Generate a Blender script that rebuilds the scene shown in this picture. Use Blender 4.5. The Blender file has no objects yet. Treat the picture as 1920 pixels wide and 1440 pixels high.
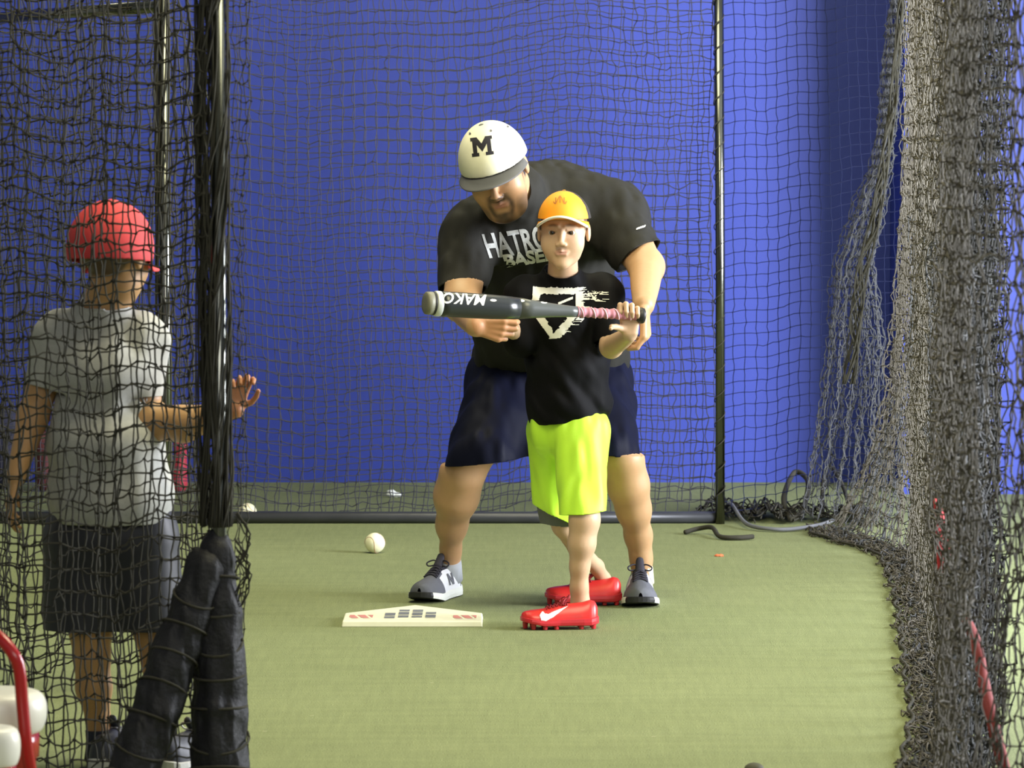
import bpy, bmesh, math, random
import numpy as np
from mathutils import Vector
from mathutils.bvhtree import BVHTree

random.seed(7)
rng = np.random.default_rng(7)
C = bpy.context.scene.collection
scene = bpy.context.scene

# ------------------------------------------------------------------ camera, world, light, exposure
F = 7400.0                     # focal length in pixels of a 1920 px wide frame
H = 1.48                       # camera height
TILT = math.atan(454.0 / F)
cam_d = bpy.data.cameras.new('camera')
cam_d.sensor_width = 36.0
cam_d.lens = 36.0 * F / 1920.0
cam_d.clip_end = 100
cam = bpy.data.objects.new('camera', cam_d)
cam.location = (0, 0, H)
cam.rotation_euler = (math.pi / 2 - TILT, 0, 0)
cam_d.dof.use_dof = True
cam_d.dof.focus_distance = 12.1
cam_d.dof.aperture_fstop = 10.0
C.objects.link(cam)
scene.camera = cam

world = bpy.data.worlds.new('world')
scene.world = world
world.use_nodes = True
wb = world.node_tree.nodes['Background']
wb.inputs[0].default_value = (0.90, 0.95, 1.0, 1)
wb.inputs[1].default_value = 0.26

def area(name, loc, target, sx, sy, power, col):
    l = bpy.data.lights.new(name, 'AREA')
    l.shape = 'RECTANGLE'; l.size = sx; l.size_y = sy
    l.energy = power; l.color = col
    o = bpy.data.objects.new(name, l)
    o.location = loc
    o.rotation_euler = (Vector(target) - Vector(loc)).to_track_quat('-Z', 'Y').to_euler()
    C.objects.link(o)
    return o
area('doorway_daylight', (5.2, 11.4, 1.9), (0, 13.4, 0.9), 2.6, 2.4, 1250, (0.90, 0.93, 1.0))
area('ceiling_lamp', (0.2, 9.5, 3.9), (0.2, 10.6, 0), 1.6, 2.5, 120, (1.0, 0.93, 0.60))
area('ceiling_lamp', (-0.4, 13.5, 3.9), (-0.4, 13.9, 0), 2.2, 1.6, 80, (1.0, 0.93, 0.60))
area('front_fill', (1.0, 2.0, 3.2), (0.3, 13.0, 0.8), 4.0, 2.0, 90, (1.0, 0.97, 0.88))  # added fill light on the camera side, softens shade on the figures' fronts

vs = scene.view_settings
vs.view_transform = 'Standard'
vs.look = 'None'
vs.gamma = 1.0
vs.use_curve_mapping = False
vs.exposure = 0.35

# ------------------------------------------------------------------ helpers
ct, st = math.cos(TILT), math.sin(TILT)
def P(px, py, Y):
    """world point seen at pixel (px,py) of the photograph at distance Y"""
    a = (px - 960.0) / F; b = (720.0 - py) / F
    d = np.array([a, ct + b * st, -st + b * ct])
    return np.array([0, 0, H]) + d * (Y / d[1])
def S(Y): return F / Y                      # pixels per metre
def G(px, py):
    """point of the floor seen at a pixel"""
    a = (px - 960.0) / F; b = (720.0 - py) / F
    d = np.array([a, ct + b * st, -st + b * ct])
    return np.array([0, 0, H]) + d * (-H / d[2])
def nrm(v):
    v = np.asarray(v, float); return v / np.linalg.norm(v)

WL = {}
def base(o): return WL.get(o.name, np.zeros(3)) if o is not None else np.zeros(3)

def meta(o, label=None, cat=None, group=None, kind=None):
    if label: o['label'] = label
    if cat: o['category'] = cat
    if group: o['group'] = group
    if kind: o['kind'] = kind
    return o

def thing(name, label, cat, loc, group=None):
    o = bpy.data.objects.new(name, None)
    o.empty_display_size = 0.1
    o.location = loc
    C.objects.link(o)
    WL[o.name] = np.array(loc, float)
    return meta(o, label, cat, group)

def mk(name, V, Fc, mat, parent=None, smooth=True, sizes=None, origin=None):
    """V (n,3) world coordinates; Fc (m,k) array or list of faces"""
    V = np.asarray(V, np.float32)
    off = base(parent)
    if parent is None and origin is not None: off = np.array(origin, float)
    me = bpy.data.meshes.new(name)
    if isinstance(Fc, np.ndarray):
        m, k = Fc.shape
        me.vertices.add(len(V)); me.vertices.foreach_set('co', (V - off).astype(np.float32).ravel())
        me.loops.add(m * k); me.loops.foreach_set('vertex_index', Fc.astype(np.int32).ravel())
        me.polygons.add(m)
        me.polygons.foreach_set('loop_start', (np.arange(m) * k).astype(np.int32))
        me.update(calc_edges=True)
        me.validate()
    else:
        me.from_pydata((V - off).tolist(), [], [list(f) for f in Fc])
        me.update()
    if smooth:
        me.polygons.foreach_set('use_smooth', [True] * len(me.polygons))
    mats = mat if isinstance(mat, (list, tuple)) else [mat]
    for mm in mats: me.materials.append(mm)
    o = bpy.data.objects.new(name, me)
    C.objects.link(o)
    if parent is not None:
        o.parent = parent
    else:
        o.location = off
    WL[o.name] = off
    return o

def fixn(o):
    bm = bmesh.new(); bm.from_mesh(o.data)
    bmesh.ops.recalc_face_normals(bm, faces=bm.faces)
    bm.to_mesh(o.data); bm.free()
    return o
def solid(o, t, off=-1):
    m = o.modifiers.new('solid', 'SOLIDIFY'); m.thickness = t; m.offset = off
    return o
def bevel(o, w, seg=2):
    m = o.modifiers.new('bevel', 'BEVEL'); m.width = w; m.segments = seg; m.limit_method = 'ANGLE'
    return o

def box(name, lo, hi, mat, parent=None, bev=0, origin=None):
    x0, y0, z0 = lo; x1, y1, z1 = hi
    V = [(x0,y0,z0),(x1,y0,z0),(x1,y1,z0),(x0,y1,z0),(x0,y0,z1),(x1,y0,z1),(x1,y1,z1),(x0,y1,z1)]
    Fc = [(3,2,1,0),(4,5,6,7),(0,1,5,4),(1,2,6,5),(2,3,7,6),(3,0,4,7)]
    o = mk(name, V, Fc, mat, parent, smooth=False, origin=origin)
    if bev: bevel(o, bev)
    return o

def catmull(pts, n):
    pts = np.asarray(pts, float)
    q = np.vstack([2*pts[0]-pts[1], pts, 2*pts[-1]-pts[-2]])
    out = []
    for i in range(len(pts) - 1):
        p0, p1, p2, p3 = q[i:i+4]
        for t in np.linspace(0, 1, n, endpoint=False):
            out.append(0.5*((2*p1)+(-p0+p2)*t+(2*p0-5*p1+4*p2-p3)*t*t+(-p0+3*p1-3*p2+p3)*t**3))
    out.append(pts[-1])
    return np.array(out)

def tube(path, r, sides=8, cap=True):
    path = np.asarray(path, float)
    n = len(path)
    r = np.full(n, r) if np.isscalar(r) else np.asarray(r, float)
    T = np.gradient(path, axis=0); T /= np.linalg.norm(T, axis=1)[:, None] + 1e-12
    up = np.array([0, 0, 1.0]) if abs(T[0][2]) < 0.9 else np.array([1.0, 0, 0])
    Vs = []
    u = np.cross(T[0], up); u /= np.linalg.norm(u)
    for i in range(n):
        u = u - T[i] * u.dot(T[i]); u /= np.linalg.norm(u)
        w = np.cross(T[i], u)
        for k in range(sides):
            a = 2*math.pi*k/sides
            Vs.append(path[i] + r[i]*(math.cos(a)*u + math.sin(a)*w))
    Fs = []
    for i in range(n-1):
        for k in range(sides):
            a = i*sides+k; b = i*sides+(k+1) % sides
            Fs.append((a, b, b+sides, a+sides))
    if cap:
        Fs.append(tuple(reversed(range(sides))))
        Fs.append(tuple((n-1)*sides+k for k in range(sides)))
    return np.array(Vs), Fs
def merge(parts):
    V = []; Fc = []; n = 0
    for v, f in parts:
        V.append(np.asarray(v, float)); Fc += [tuple(int(i)+n for i in ff) for ff in f]; n += len(v)
    return np.vstack(V), Fc
def lathe(prof, axis0, axis, sides=32):
    """prof list of (dist along axis, radius)"""
    ax = nrm(axis); up = np.array([0,0,1.0]) if abs(ax[2]) < .9 else np.array([1.0,0,0])
    u = nrm(np.cross(ax, up)); w = np.cross(ax, u)
    V = []; Fc = []
    for s, r in prof:
        for k in range(sides):
            a = 2*math.pi*k/sides
            V.append(np.asarray(axis0)+ax*s+r*(math.cos(a)*u+math.sin(a)*w))
    n = len(prof)
    for i in range(n-1):
        for k in range(sides):
            a = i*sides+k; b = i*sides+(k+1) % sides
            Fc.append((a, b, b+sides, a+sides))
    Fc.append(tuple(reversed(range(sides)))); Fc.append(tuple((n-1)*sides+k for k in range(sides)))
    return np.array(V), Fc

# ------------------------------------------------------------------ noise
LAT = rng.random((64, 64, 64)).astype(np.float32) * 2 - 1
def vnoise(p, f, seed=0):
    q = p * np.asarray(f, np.float32) + (seed * 7.31 + 100.0)
    i = np.floor(q).astype(np.int64); t = (q - i).astype(np.float32); t = t*t*(3-2*t)
    i &= 63; j = (i + 1) & 63
    x0, y0, z0 = i[..., 0], i[..., 1], i[..., 2]; x1, y1, z1 = j[..., 0], j[..., 1], j[..., 2]
    tx, ty, tz = t[..., 0], t[..., 1], t[..., 2]
    a = LAT[x0,y0,z0]*(1-tx)+LAT[x1,y0,z0]*tx; b = LAT[x0,y1,z0]*(1-tx)+LAT[x1,y1,z0]*tx
    c = LAT[x0,y0,z1]*(1-tx)+LAT[x1,y0,z1]*tx; d = LAT[x0,y1,z1]*(1-tx)+LAT[x1,y1,z1]*tx
    return (a*(1-ty)+b*ty)*(1-tz)+(c*(1-ty)+d*ty)*tz

# ------------------------------------------------------------------ signed distance modelling
class Sdf:
    def __init__(s): s.ops = []
    def cone(s, a, b, ra, rb, k=.02, sub=False, side=None, flat=1.0, bulge=0.0):
        a = np.asarray(a, float); b = np.asarray(b, float)
        R = max(ra, rb) * max(1, flat) * (1 + abs(bulge)) + .002
        s.ops.append(('cone', a, b, ra, rb, k, sub, side, flat, bulge, np.minimum(a, b)-R, np.maximum(a, b)+R))
        return s
    def ell(s, c, r, k=.02, M=None, sub=False):
        c = np.asarray(c, float); r = np.asarray(r, float)
        R = np.full(3, r.max()) if M is not None else r
        s.ops.append(('ell', c, r, M, None, k, sub, None, 1, 0, c-R, c+R))
        return s
    @staticmethod
    def _ev(op, p):
        if op[0] == 'cone':
            _, a, b, ra, rb, k, sub, side, flat, bulge = op[:10]
            ba = b-a; L2 = float(ba.dot(ba)) + 1e-12
            pa = p - a.astype(np.float32)
            t = np.clip(pa @ (ba/L2).astype(np.float32), 0, 1)
            d = pa - t[..., None]*ba.astype(np.float32)
            r = ra+(rb-ra)*t
            if bulge: r = r*(1+bulge*np.sin(np.pi*t))
            if side is not None:
                sd = nrm(side).astype(np.float32)
                u = d @ sd
                d = d + (u*(1/flat-1))[..., None]*sd
            return np.sqrt((d*d).sum(-1)) - r
        _, c, r, M = op[:4]
        q = p - c.astype(np.float32)
        if M is not None: q = q @ np.asarray(M, np.float32)      # columns of M: local axes
        k0 = np.sqrt(((q/r.astype(np.float32))**2).sum(-1))+1e-6
        k1 = np.sqrt(((q/(r*r).astype(np.float32))**2).sum(-1))+1e-6
        return k0*(k0-1)/k1
    def at(s, p):
        p = p.astype(np.float32); f = np.full(len(p), 1.0, np.float32)
        for op in s.ops:
            d = s._ev(op, p); k = op[5]
            if op[6]: d = -d; h = np.maximum(k-np.abs(f-d), 0)/k; f = np.maximum(f, d)+h*h*k*.25
            else: h = np.maximum(k-np.abs(f-d), 0)/k; f = np.minimum(f, d)-h*h*k*.25
        return f
    def bounds(s):
        lo = np.min([o[10] for o in s.ops if not o[6]], axis=0); hi = np.max([o[11] for o in s.ops if not o[6]], axis=0)
        return lo, hi
    def field(s, lo, n, res):
        f = np.full(n, 1.0, np.float32)
        for op in s.ops:
            k = op[5]; m = k + 2.5*res
            a = np.clip(np.floor((op[10]-m-lo)/res).astype(int), 0, n); b = np.clip(np.ceil((op[11]+m-lo)/res).astype(int)+1, 0, n)
            if (b <= a).any(): continue
            g = [(lo[i]+res*np.arange(a[i], b[i])).astype(np.float32) for i in range(3)]
            p = np.stack(np.meshgrid(*g, indexing='ij'), -1)
            d = s._ev(op, p)
            sl = (slice(a[0], b[0]), slice(a[1], b[1]), slice(a[2], b[2]))
            cur = f[sl]
            if op[6]:
                d = -d; h = np.maximum(k-np.abs(cur-d), 0)/k; f[sl] = np.maximum(cur, d)+h*h*k*.25
            else:
                h = np.maximum(k-np.abs(cur-d), 0)/k; f[sl] = np.minimum(cur, d)-h*h*k*.25
        return f
    def mesh(s, res=.005, lo=None, hi=None, disp=None, fine=None):
        """fine: list of (lo,hi,res) boxes meshed more finely; the coarse mesh skips them"""
        if lo is None:
            lo, hi = s.bounds(); lo = lo-.03; hi = hi+.03
        lo = np.asarray(lo, float); hi = np.asarray(hi, float)
        n = np.ceil((hi-lo)/res).astype(int)+1
        f = s.field(lo, n, res)
        if disp is not None:
            g = [(lo[i]+res*np.arange(n[i])).astype(np.float32) for i in range(3)]
            act = np.abs(f) < .05
            idx = np.nonzero(act)
            pp = np.stack([g[0][idx[0]], g[1][idx[1]], g[2][idx[2]]], -1)
            f[idx] += disp(pp)
        V, Q = nets(f, lo, res)
        if fine:
            c = V[Q].mean(1)
            keep = np.ones(len(Q), bool)
            for (l2, h2, r2) in fine:
                keep &= ~((c > np.asarray(l2)+res*.6) & (c < np.asarray(h2)-res*.6)).all(1)
            Q = Q[keep]
            for (l2, h2, r2) in fine:
                v, q = s.mesh(r2, l2, h2)
                Q = np.vstack([Q, q+len(V)]); V = np.vstack([V, v])
            us, inv = np.unique(Q, return_inverse=True)
            V = V[us]; Q = inv.reshape(Q.shape)
        return V, Q

def nets(f, lo, res):
    inside = f < 0
    n = np.array(f.shape)
    cs = np.zeros(n-1, np.int8)
    for dx in (0, 1):
        for dy in (0, 1):
            for dz in (0, 1):
                cs += inside[dx:n[0]-1+dx, dy:n[1]-1+dy, dz:n[2]-1+dz]
    act = (cs > 0) & (cs < 8)
    I = np.argwhere(act)
    ids = np.full(n-1, -1, np.int64); ids[act] = np.arange(len(I))
    off = np.array([(x, y, z) for x in (0, 1) for y in (0, 1) for z in (0, 1)])
    cv = np.stack([f[I[:, 0]+o[0], I[:, 1]+o[1], I[:, 2]+o[2]] for o in off], 1)
    acc = np.zeros((len(I), 3)); cnt = np.zeros(len(I))
    for a in range(8):
        for b in range(a+1, 8):
            if np.abs(off[a]-off[b]).sum() != 1: continue
            m = (cv[:, a] < 0) != (cv[:, b] < 0)
            t = cv[m, a]/(cv[m, a]-cv[m, b])
            acc[m] += off[a]+t[:, None]*(off[b]-off[a]); cnt[m] += 1
    V = lo+res*(I+acc/cnt[:, None])
    Qs = []
    for ax in range(3):
        sl0 = [slice(None)]*3; sl1 = [slice(None)]*3
        sl0[ax] = slice(0, -1); sl1[ax] = slice(1, None)
        A = inside[tuple(sl0)]; B = inside[tuple(sl1)]
        ed = np.argwhere(A != B)
        o1, o2 = [(1, 2), (2, 0), (0, 1)][ax]
        ed = ed[(ed[:, o1] > 0) & (ed[:, o2] > 0) & (ed[:, o1] < n[o1]-1) & (ed[:, o2] < n[o2]-1)]
        e1 = np.zeros(3, int); e1[o1] = 1; e2 = np.zeros(3, int); e2[o2] = 1
        def g(d): k = ed-d; return ids[k[:, 0], k[:, 1], k[:, 2]]
        q = np.stack([g(e1*0), g(e1), g(e1+e2), g(e2)], 1)
        flip = ~inside[ed[:, 0], ed[:, 1], ed[:, 2]]
        q[flip] = q[flip][:, ::-1]
        Qs.append(q)
    Q = np.vstack(Qs)
    Q = Q[(Q >= 0).all(1)]
    return V, Q

def smoothv(V, Q, it=2, lam=.5):
    V = V.copy()
    e = np.vstack([Q[:, [0, 1]], Q[:, [1, 2]], Q[:, [2, 3]], Q[:, [3, 0]]])
    for _ in range(it):
        acc = np.zeros_like(V); cnt = np.zeros(len(V))
        np.add.at(acc, e[:, 0], V[e[:, 1]]); np.add.at(cnt, e[:, 0], 1)
        np.add.at(acc, e[:, 1], V[e[:, 0]]); np.add.at(cnt, e[:, 1], 1)
        V += lam*(acc/np.maximum(cnt, 1)[:, None]-V)
    return V

def clip(V, Q, cuts):
    """cuts: list of (point, normal, radius): drop what lies beyond the plane near the point"""
    V = V.copy()
    for (c, nn, R) in cuts:
        c = np.asarray(c, float)
        if nn is None:                                   # a hole: drop inside an ellipsoid/sphere
            rr = np.asarray(R, float)*np.ones(3)
            q = (V-c)/rr; L = np.linalg.norm(q, axis=1)
            g = (1-L)*rr.min(); push = (q/np.maximum(L, 1e-6)[:, None])*rr
            tgt = c+push
        else:
            nn = nrm(nn)
            g = (V-c) @ nn
            far = np.linalg.norm(V-c, axis=1) > R
            g = np.where(far, -1, g); tgt = V-g[:, None]*nn
        out = g > 0
        allout = out[Q].all(1)
        Q = Q[~allout]
        used = np.zeros(len(V), bool); used[Q.ravel()] = True
        m = out & used
        V[m] = tgt[m]
    us, inv = np.unique(Q, return_inverse=True)
    return V[us], inv.reshape(Q.shape)

# ------------------------------------------------------------------ materials
def mat(name, col, rough=.6, metal=0., spec=.5, var=0., vscale=30., bump=0., bscale=200., sheen=0., sss=0.):
    m = bpy.data.materials.new(name); m.use_nodes = True
    nt = m.node_tree; b = nt.nodes['Principled BSDF']
    b.inputs['Base Color'].default_value = (*col, 1)
    b.inputs['Roughness'].default_value = rough
    b.inputs['Metallic'].default_value = metal
    b.inputs['Specular IOR Level'].default_value = spec
    if sheen: b.inputs['Sheen Weight'].default_value = sheen
    if sss:
        b.inputs['Subsurface Weight'].default_value = sss
        b.inputs['Subsurface Radius'].default_value = (.012, .005, .003)
        b.inputs['Subsurface Scale'].default_value = 1.0
    tc = nt.nodes.new('ShaderNodeTexCoord')
    if var or True:
        nz = nt.nodes.new('ShaderNodeTexNoise'); nz.inputs['Scale'].default_value = vscale; nz.inputs['Detail'].default_value = 4
        nt.links.new(tc.outputs['Object'], nz.inputs['Vector'])
        mx = nt.nodes.new('ShaderNodeMixRGB'); mx.blend_type = 'MULTIPLY'
        mx.inputs['Fac'].default_value = 1
        rp = nt.nodes.new('ShaderNodeMapRange'); rp.inputs['To Min'].default_value = 1-var; rp.inputs['To Max'].default_value = 1+var
        nt.links.new(nz.outputs['Fac'], rp.inputs['Value'])
        nt.links.new(rp.outputs['Result'], mx.inputs['Color2'])
        mx.inputs['Color1'].default_value = (*col, 1)
        nt.links.new(mx.outputs['Color'], b.inputs['Base Color'])
        m['mix'] = mx.name
    if bump:
        nz2 = nt.nodes.new('ShaderNodeTexNoise'); nz2.inputs['Scale'].default_value = bscale; nz2.inputs['Detail'].default_value = 3
        nt.links.new(tc.outputs['Object'], nz2.inputs['Vector'])
        bp = nt.nodes.new('ShaderNodeBump'); bp.inputs['Strength'].default_value = bump; bp.inputs['Distance'].default_value = .003
        nt.links.new(nz2.outputs['Fac'], bp.inputs['Height']); nt.links.new(bp.outputs['Normal'], b.inputs['Normal'])
    return m
def attr_mat(name, rough=.5, sss=.12):
    m = mat(name, (.5, .5, .5), rough=rough, var=.06, vscale=60, sss=sss)
    nt = m.node_tree
    a = nt.nodes.new('ShaderNodeAttribute'); a.attribute_name = 'tone'
    nt.links.new(a.outputs['Color'], nt.nodes[m['mix']].inputs['Color1'])
    return m
def paint(o, cols):
    ca = o.data.color_attributes.new('tone', 'FLOAT_COLOR', 'POINT')
    c4 = np.ones((len(cols), 4), np.float32); c4[:, :3] = cols
    ca.data.foreach_set('color', c4.ravel())

M_skin = attr_mat('skin')
M_white = mat('white_plastic', (.82, .80, .70), rough=.35)
M_print = mat('white_print', (.78, .78, .72), rough=.6, var=.08, vscale=80)
M_printg = mat('grey_print', (.42, .43, .41), rough=.6, var=.35, vscale=120)
M_black = mat('black_rubber', (.012, .012, .014), rough=.5)
M_net = mat('net_twine', (.042, .040, .031), rough=.9, spec=.2, var=.3)
M_netr = mat('weathered_net_twine', (.10, .09, .072), rough=.85, spec=.2, var=.35, vscale=8)
M_netb = mat('back_net_twine', (.050, .050, .066), rough=.85, spec=.2, var=.3)
M_netg = mat('grey_net_twine', (.060, .062, .066), rough=.8, var=.35)
M_pipe = mat('dark_steel_pipe', (.05, .052, .06), rough=.38, metal=.3, var=.3, vscale=12)
M_pole = mat('dark_painted_pole', (.16, .165, .15), rough=.2, metal=1.0)

# ------------------------------------------------------------------ room shell
def plane_wall(name, lo, hi, m):
    o = box(name, lo, hi, m); meta(o, kind='structure'); return o

def turf():
    m = bpy.data.materials.new('green_turf'); m.use_nodes = True
    nt = m.node_tree; N = nt.nodes; L = nt.links; b = N['Principled BSDF']
    tc = N.new('ShaderNodeTexCoord')
    def noise(scale, detail, stretch=(1, 1, 1)):
        mp = N.new('ShaderNodeMapping'); mp.inputs['Scale'].default_value = stretch
        L.new(tc.outputs['Object'], mp.inputs['Vector'])
        n = N.new('ShaderNodeTexNoise'); n.inputs['Scale'].default_value = scale; n.inputs['Detail'].default_value = detail
        L.new(mp.outputs['Vector'], n.inputs['Vector']); return n
    n1 = noise(1.3, 3); n2 = noise(240, 2); n3 = noise(4, 2, (14, 1, 1)); n4 = noise(3, 2, (1, 7, 1))
    def mixc(fac, a, c, mode='MIX', f=1.0):
        mx = N.new('ShaderNodeMixRGB'); mx.blend_type = mode
        if hasattr(fac, 'is_linked'): L.new(fac, mx.inputs['Fac'])
        else: mx.inputs['Fac'].default_value = fac
        for k, v in (('Color1', a), ('Color2', c)):
            if isinstance(v, tuple): mx.inputs[k].default_value = v
            else: L.new(v, mx.inputs[k])
        return mx.outputs['Color']
    c = mixc(n1.outputs['Fac'], (.188, .216, .098, 1), (.238, .266, .128, 1))
    def mul(c, n, lo, hi):
        r = N.new('ShaderNodeMapRange'); r.inputs['From Min'].default_value = .3; r.inputs['From Max'].default_value = .7
        r.inputs['To Min'].default_value = lo; r.inputs['To Max'].default_value = hi
        L.new(n.outputs['Fac'], r.inputs['Value'])
        return mixc(1.0, c, r.outputs['Result'], 'MULTIPLY')
    c = mul(c, n2, .72, 1.25); c = mul(c, n3, .94, 1.05); c = mul(c, n4, .95, 1.05)
    sp = N.new('ShaderNodeTexVoronoi'); sp.inputs['Scale'].default_value = 5.5
    L.new(tc.outputs['Object'], sp.inputs['Vector'])
    lt = N.new('ShaderNodeMath'); lt.operation = 'LESS_THAN'; lt.inputs[1].default_value = .035
    L.new(sp.outputs['Distance'], lt.inputs[0])
    hf = N.new('ShaderNodeMath'); hf.operation = 'MULTIPLY'; hf.inputs[1].default_value = .35; L.new(lt.outputs[0], hf.inputs[0])
    c = mixc(hf.outputs[0], c, (.45, .44, .28, 1))
    L.new(c, b.inputs['Base Color'])
    b.inputs['Roughness'].default_value = .9; b.inputs['Specular IOR Level'].default_value = .15
    bp = N.new('ShaderNodeBump'); bp.inputs['Strength'].default_value = .5; bp.inputs['Distance'].default_value = .004
    L.new(n2.outputs['Fac'], bp.inputs['Height']); L.new(bp.outputs['Normal'], b.inputs['Normal'])
    return m
M_turf = turf()
M_wall = mat('blue_painted_wall', (.017, .036, .275), rough=.55, var=.10, vscale=1.6, bump=.15, bscale=40)
M_grey = mat('grey_wall', (.22, .22, .2), rough=.8, var=.1, vscale=2)
WY = 17.13
plane_wall('floor', (-6, -1, -.05), (7.5, WY+.3, 0), M_turf)
plane_wall('wall_back', (-6, WY, 0), (1.64, WY+.15, 4.2), M_wall)
plane_wall('wall_right', (1.64, 16.55, 0), (7.5, WY+.15, 4.2), M_wall)
plane_wall('wall_left', (-6.1, -1, 0), (-6, WY+.15, 4.2), M_grey)
plane_wall('ceiling', (-6, 6, 4.2), (7.5, WY+.15, 4.3), M_grey)

# ------------------------------------------------------------------ nets
def netmesh(Pg, r, mid=1, sag=.0, knots=True, seed=0, jit=.004, rows=True):
    """Pg (nu,nv,3) node grid -> thread mesh"""
    rg = np.random.default_rng(seed)
    Pg = Pg + rg.normal(0, jit, Pg.shape)
    nu, nv = Pg.shape[:2]
    Vs = []; Fs = []; base_i = 0
    tri = np.array([[0, 1.0], [.87, -.5], [-.87, -.5]])*r
    def threads(A):                               # A (m, n, 3): m polylines
        nonlocal base_i
        m, n = A.shape[:2]
        if mid:
            B = np.empty((m, n*2-1, 3)); B[:, ::2] = A
            mm = (A[:, 1:]+A[:, :-1])/2
            mm = mm + rg.normal(0, jit*.8, mm.shape); mm[..., 2] -= np.abs(rg.normal(0, sag, mm.shape[:2]))
            B[:, 1::2] = mm; A = B; n = n*2-1
        T = np.gradient(A, axis=1); T /= np.linalg.norm(T, axis=2)[..., None]+1e-9
        ref = np.array([.31, .92, .23])
        u = np.cross(T, ref); u /= np.linalg.norm(u, axis=2)[..., None]+1e-9
        w = np.cross(T, u)
        R = A[:, :, None, :]+tri[None, None, :, 0, None]*u[:, :, None, :]+tri[None, None, :, 1, None]*w[:, :, None, :]
        Vs.append(R.reshape(-1, 3))
        idx = (np.arange(m)[:, None, None]*n+np.arange(n-1)[None, :, None])*3+np.arange(3)[None, None, :]
        nxt = idx-np.arange(3)+(np.arange(3)+1) % 3
        q = np.stack([idx, nxt, nxt+3, idx+3], -1).reshape(-1, 4)+base_i
        Fs.append(q); base_i += m*n*3
    threads(Pg)
    threads(Pg.transpose(1, 0, 2))
    if knots:
        K = Pg.reshape(-1, 3); kr = r*2.0
        o = np.array([[1,0,0],[-1,0,0],[0,1,0],[0,-1,0],[0,0,1],[0,0,-1.]])*kr
        Vs.append((K[:, None]+o[None]).reshape(-1, 3))
        f = np.array([[0,2,4,4],[2,1,4,4],[1,3,4,4],[3,0,4,4],[2,0,5,5],[1,2,5,5],[3,1,5,5],[0,3,5,5]])
        # quads around the waist instead of degenerate triangles
        f = np.array([[4,0,2,4]]) if False else np.array([[0,4,1,5],[2,4,3,5],[0,2,1,3]])
        q = (np.arange(len(K))[:, None, None]*6+f[None]).reshape(-1, 4)+base_i
        Fs.append(q)
    return np.vstack(Vs), np.vstack(Fs)

# ---- back net on its pipe frame
YB = 15.30
bn = thing('batting_cage_net', 'black square-mesh net stretched behind the man and boy, on a floor pipe', 'net', (P(680, 980, YB)[0], YB, 0))
xl, xr = -2.3, P(1344, 500, YB)[0]
us = np.arange(xl, xr, .046); vsn = np.arange(.02, 2.60, .046)
A = np.zeros((len(us), len(vsn), 3))
A[..., 0] = us[:, None]+.012*np.sin(vsn*3.1)[None]+.01*np.sin(us*5)[:, None]
A[..., 1] = YB+.05*np.sin(us*2.3)[:, None]*np.sin(vsn*1.9)[None]
A[..., 2] = vsn[None]+.025*np.sin(us*2.7+.5)[:, None]+.012*np.sin(us*9)[:, None]
V, Q = netmesh(A, .0020, seed=1, jit=.0022)
mk('mesh', V, Q, M_netb, bn)
A2 = A.copy(); A2[..., 1] += .22+.05*np.sin(us*1.7)[:, None]; A2[..., 0] += .02+.015*np.sin(vsn*5)[None]; A2[..., 2] += .02+.02*np.sin(us*4)[:, None]
A2[..., 2] = np.maximum(A2[..., 2], .02)
bn2 = thing('batting_cage_net', 'second black mesh layer hanging just behind the pipe-framed net', 'net', (0, YB+.24, 0))
V, Q = netmesh(A2[:, :], .0024, seed=2, jit=.004)
mk('mesh', V, Q, M_netb, bn2)
V, f = tube([(xl, YB-.02, .024), (P(1000, 980, YB)[0], YB-.02, .023), (P(1345, 980, YB)[0], YB-.02, .024)], .0225, 16)
mk('bottom_pipe', V, f, M_pipe, bn)
pp = P(1349, 980, YB)
V, f = tube([(pp[0], YB-.04, 0), (pp[0]-.002, YB-.04, 1.0), (P(1345, 0, YB)[0], YB-.04, 2.4)], .0185, 16)
mk('upright_pole', V, f, M_pole, bn)
# lacing along the pole
a = np.linspace(0, 2*math.pi*24, 24*12); zz = .05+2.3*a/a[-1]
V, f = tube(np.stack([pp[0]-.006*zz+.0205*np.cos(a), YB-.04+.0205*np.sin(a), zz], 1), .0022, 4)
mk('lacing', V, f, M_net, bn)

# ---- sagging net between pole and corner
us = np.linspace(0, 1, 19); vsn = np.arange(.03, 2.35, .046)
A = np.zeros((len(us), len(vsn), 3))
x0 = P(1352, 500, YB)[0]; x1 = P(1700, 500, 15.9)[0]
A[..., 0] = x0+(x1-x0)*us[:, None]**.95+.03*np.sin(vsn*2)[None]*us[:, None]
A[..., 1] = YB+.5*us[:, None]+.12*np.sin(us*3.1)[:, None]
A[..., 2] = vsn[None]+.085*us[:, None]**1.1+.006*np.sin(us*20)[:, None]
V, Q = netmesh(A, .0019, seed=3, jit=.002)
cn = thing('corner_net', 'sagging black net between the upright pole and the corner of the blue wall', 'net', (x0+.3, YB+.2, 0))
mk('mesh', V, Q, mat('dark_blue_black_twine', (.010, .014, .05), rough=.9, spec=.2), cn)

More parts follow.
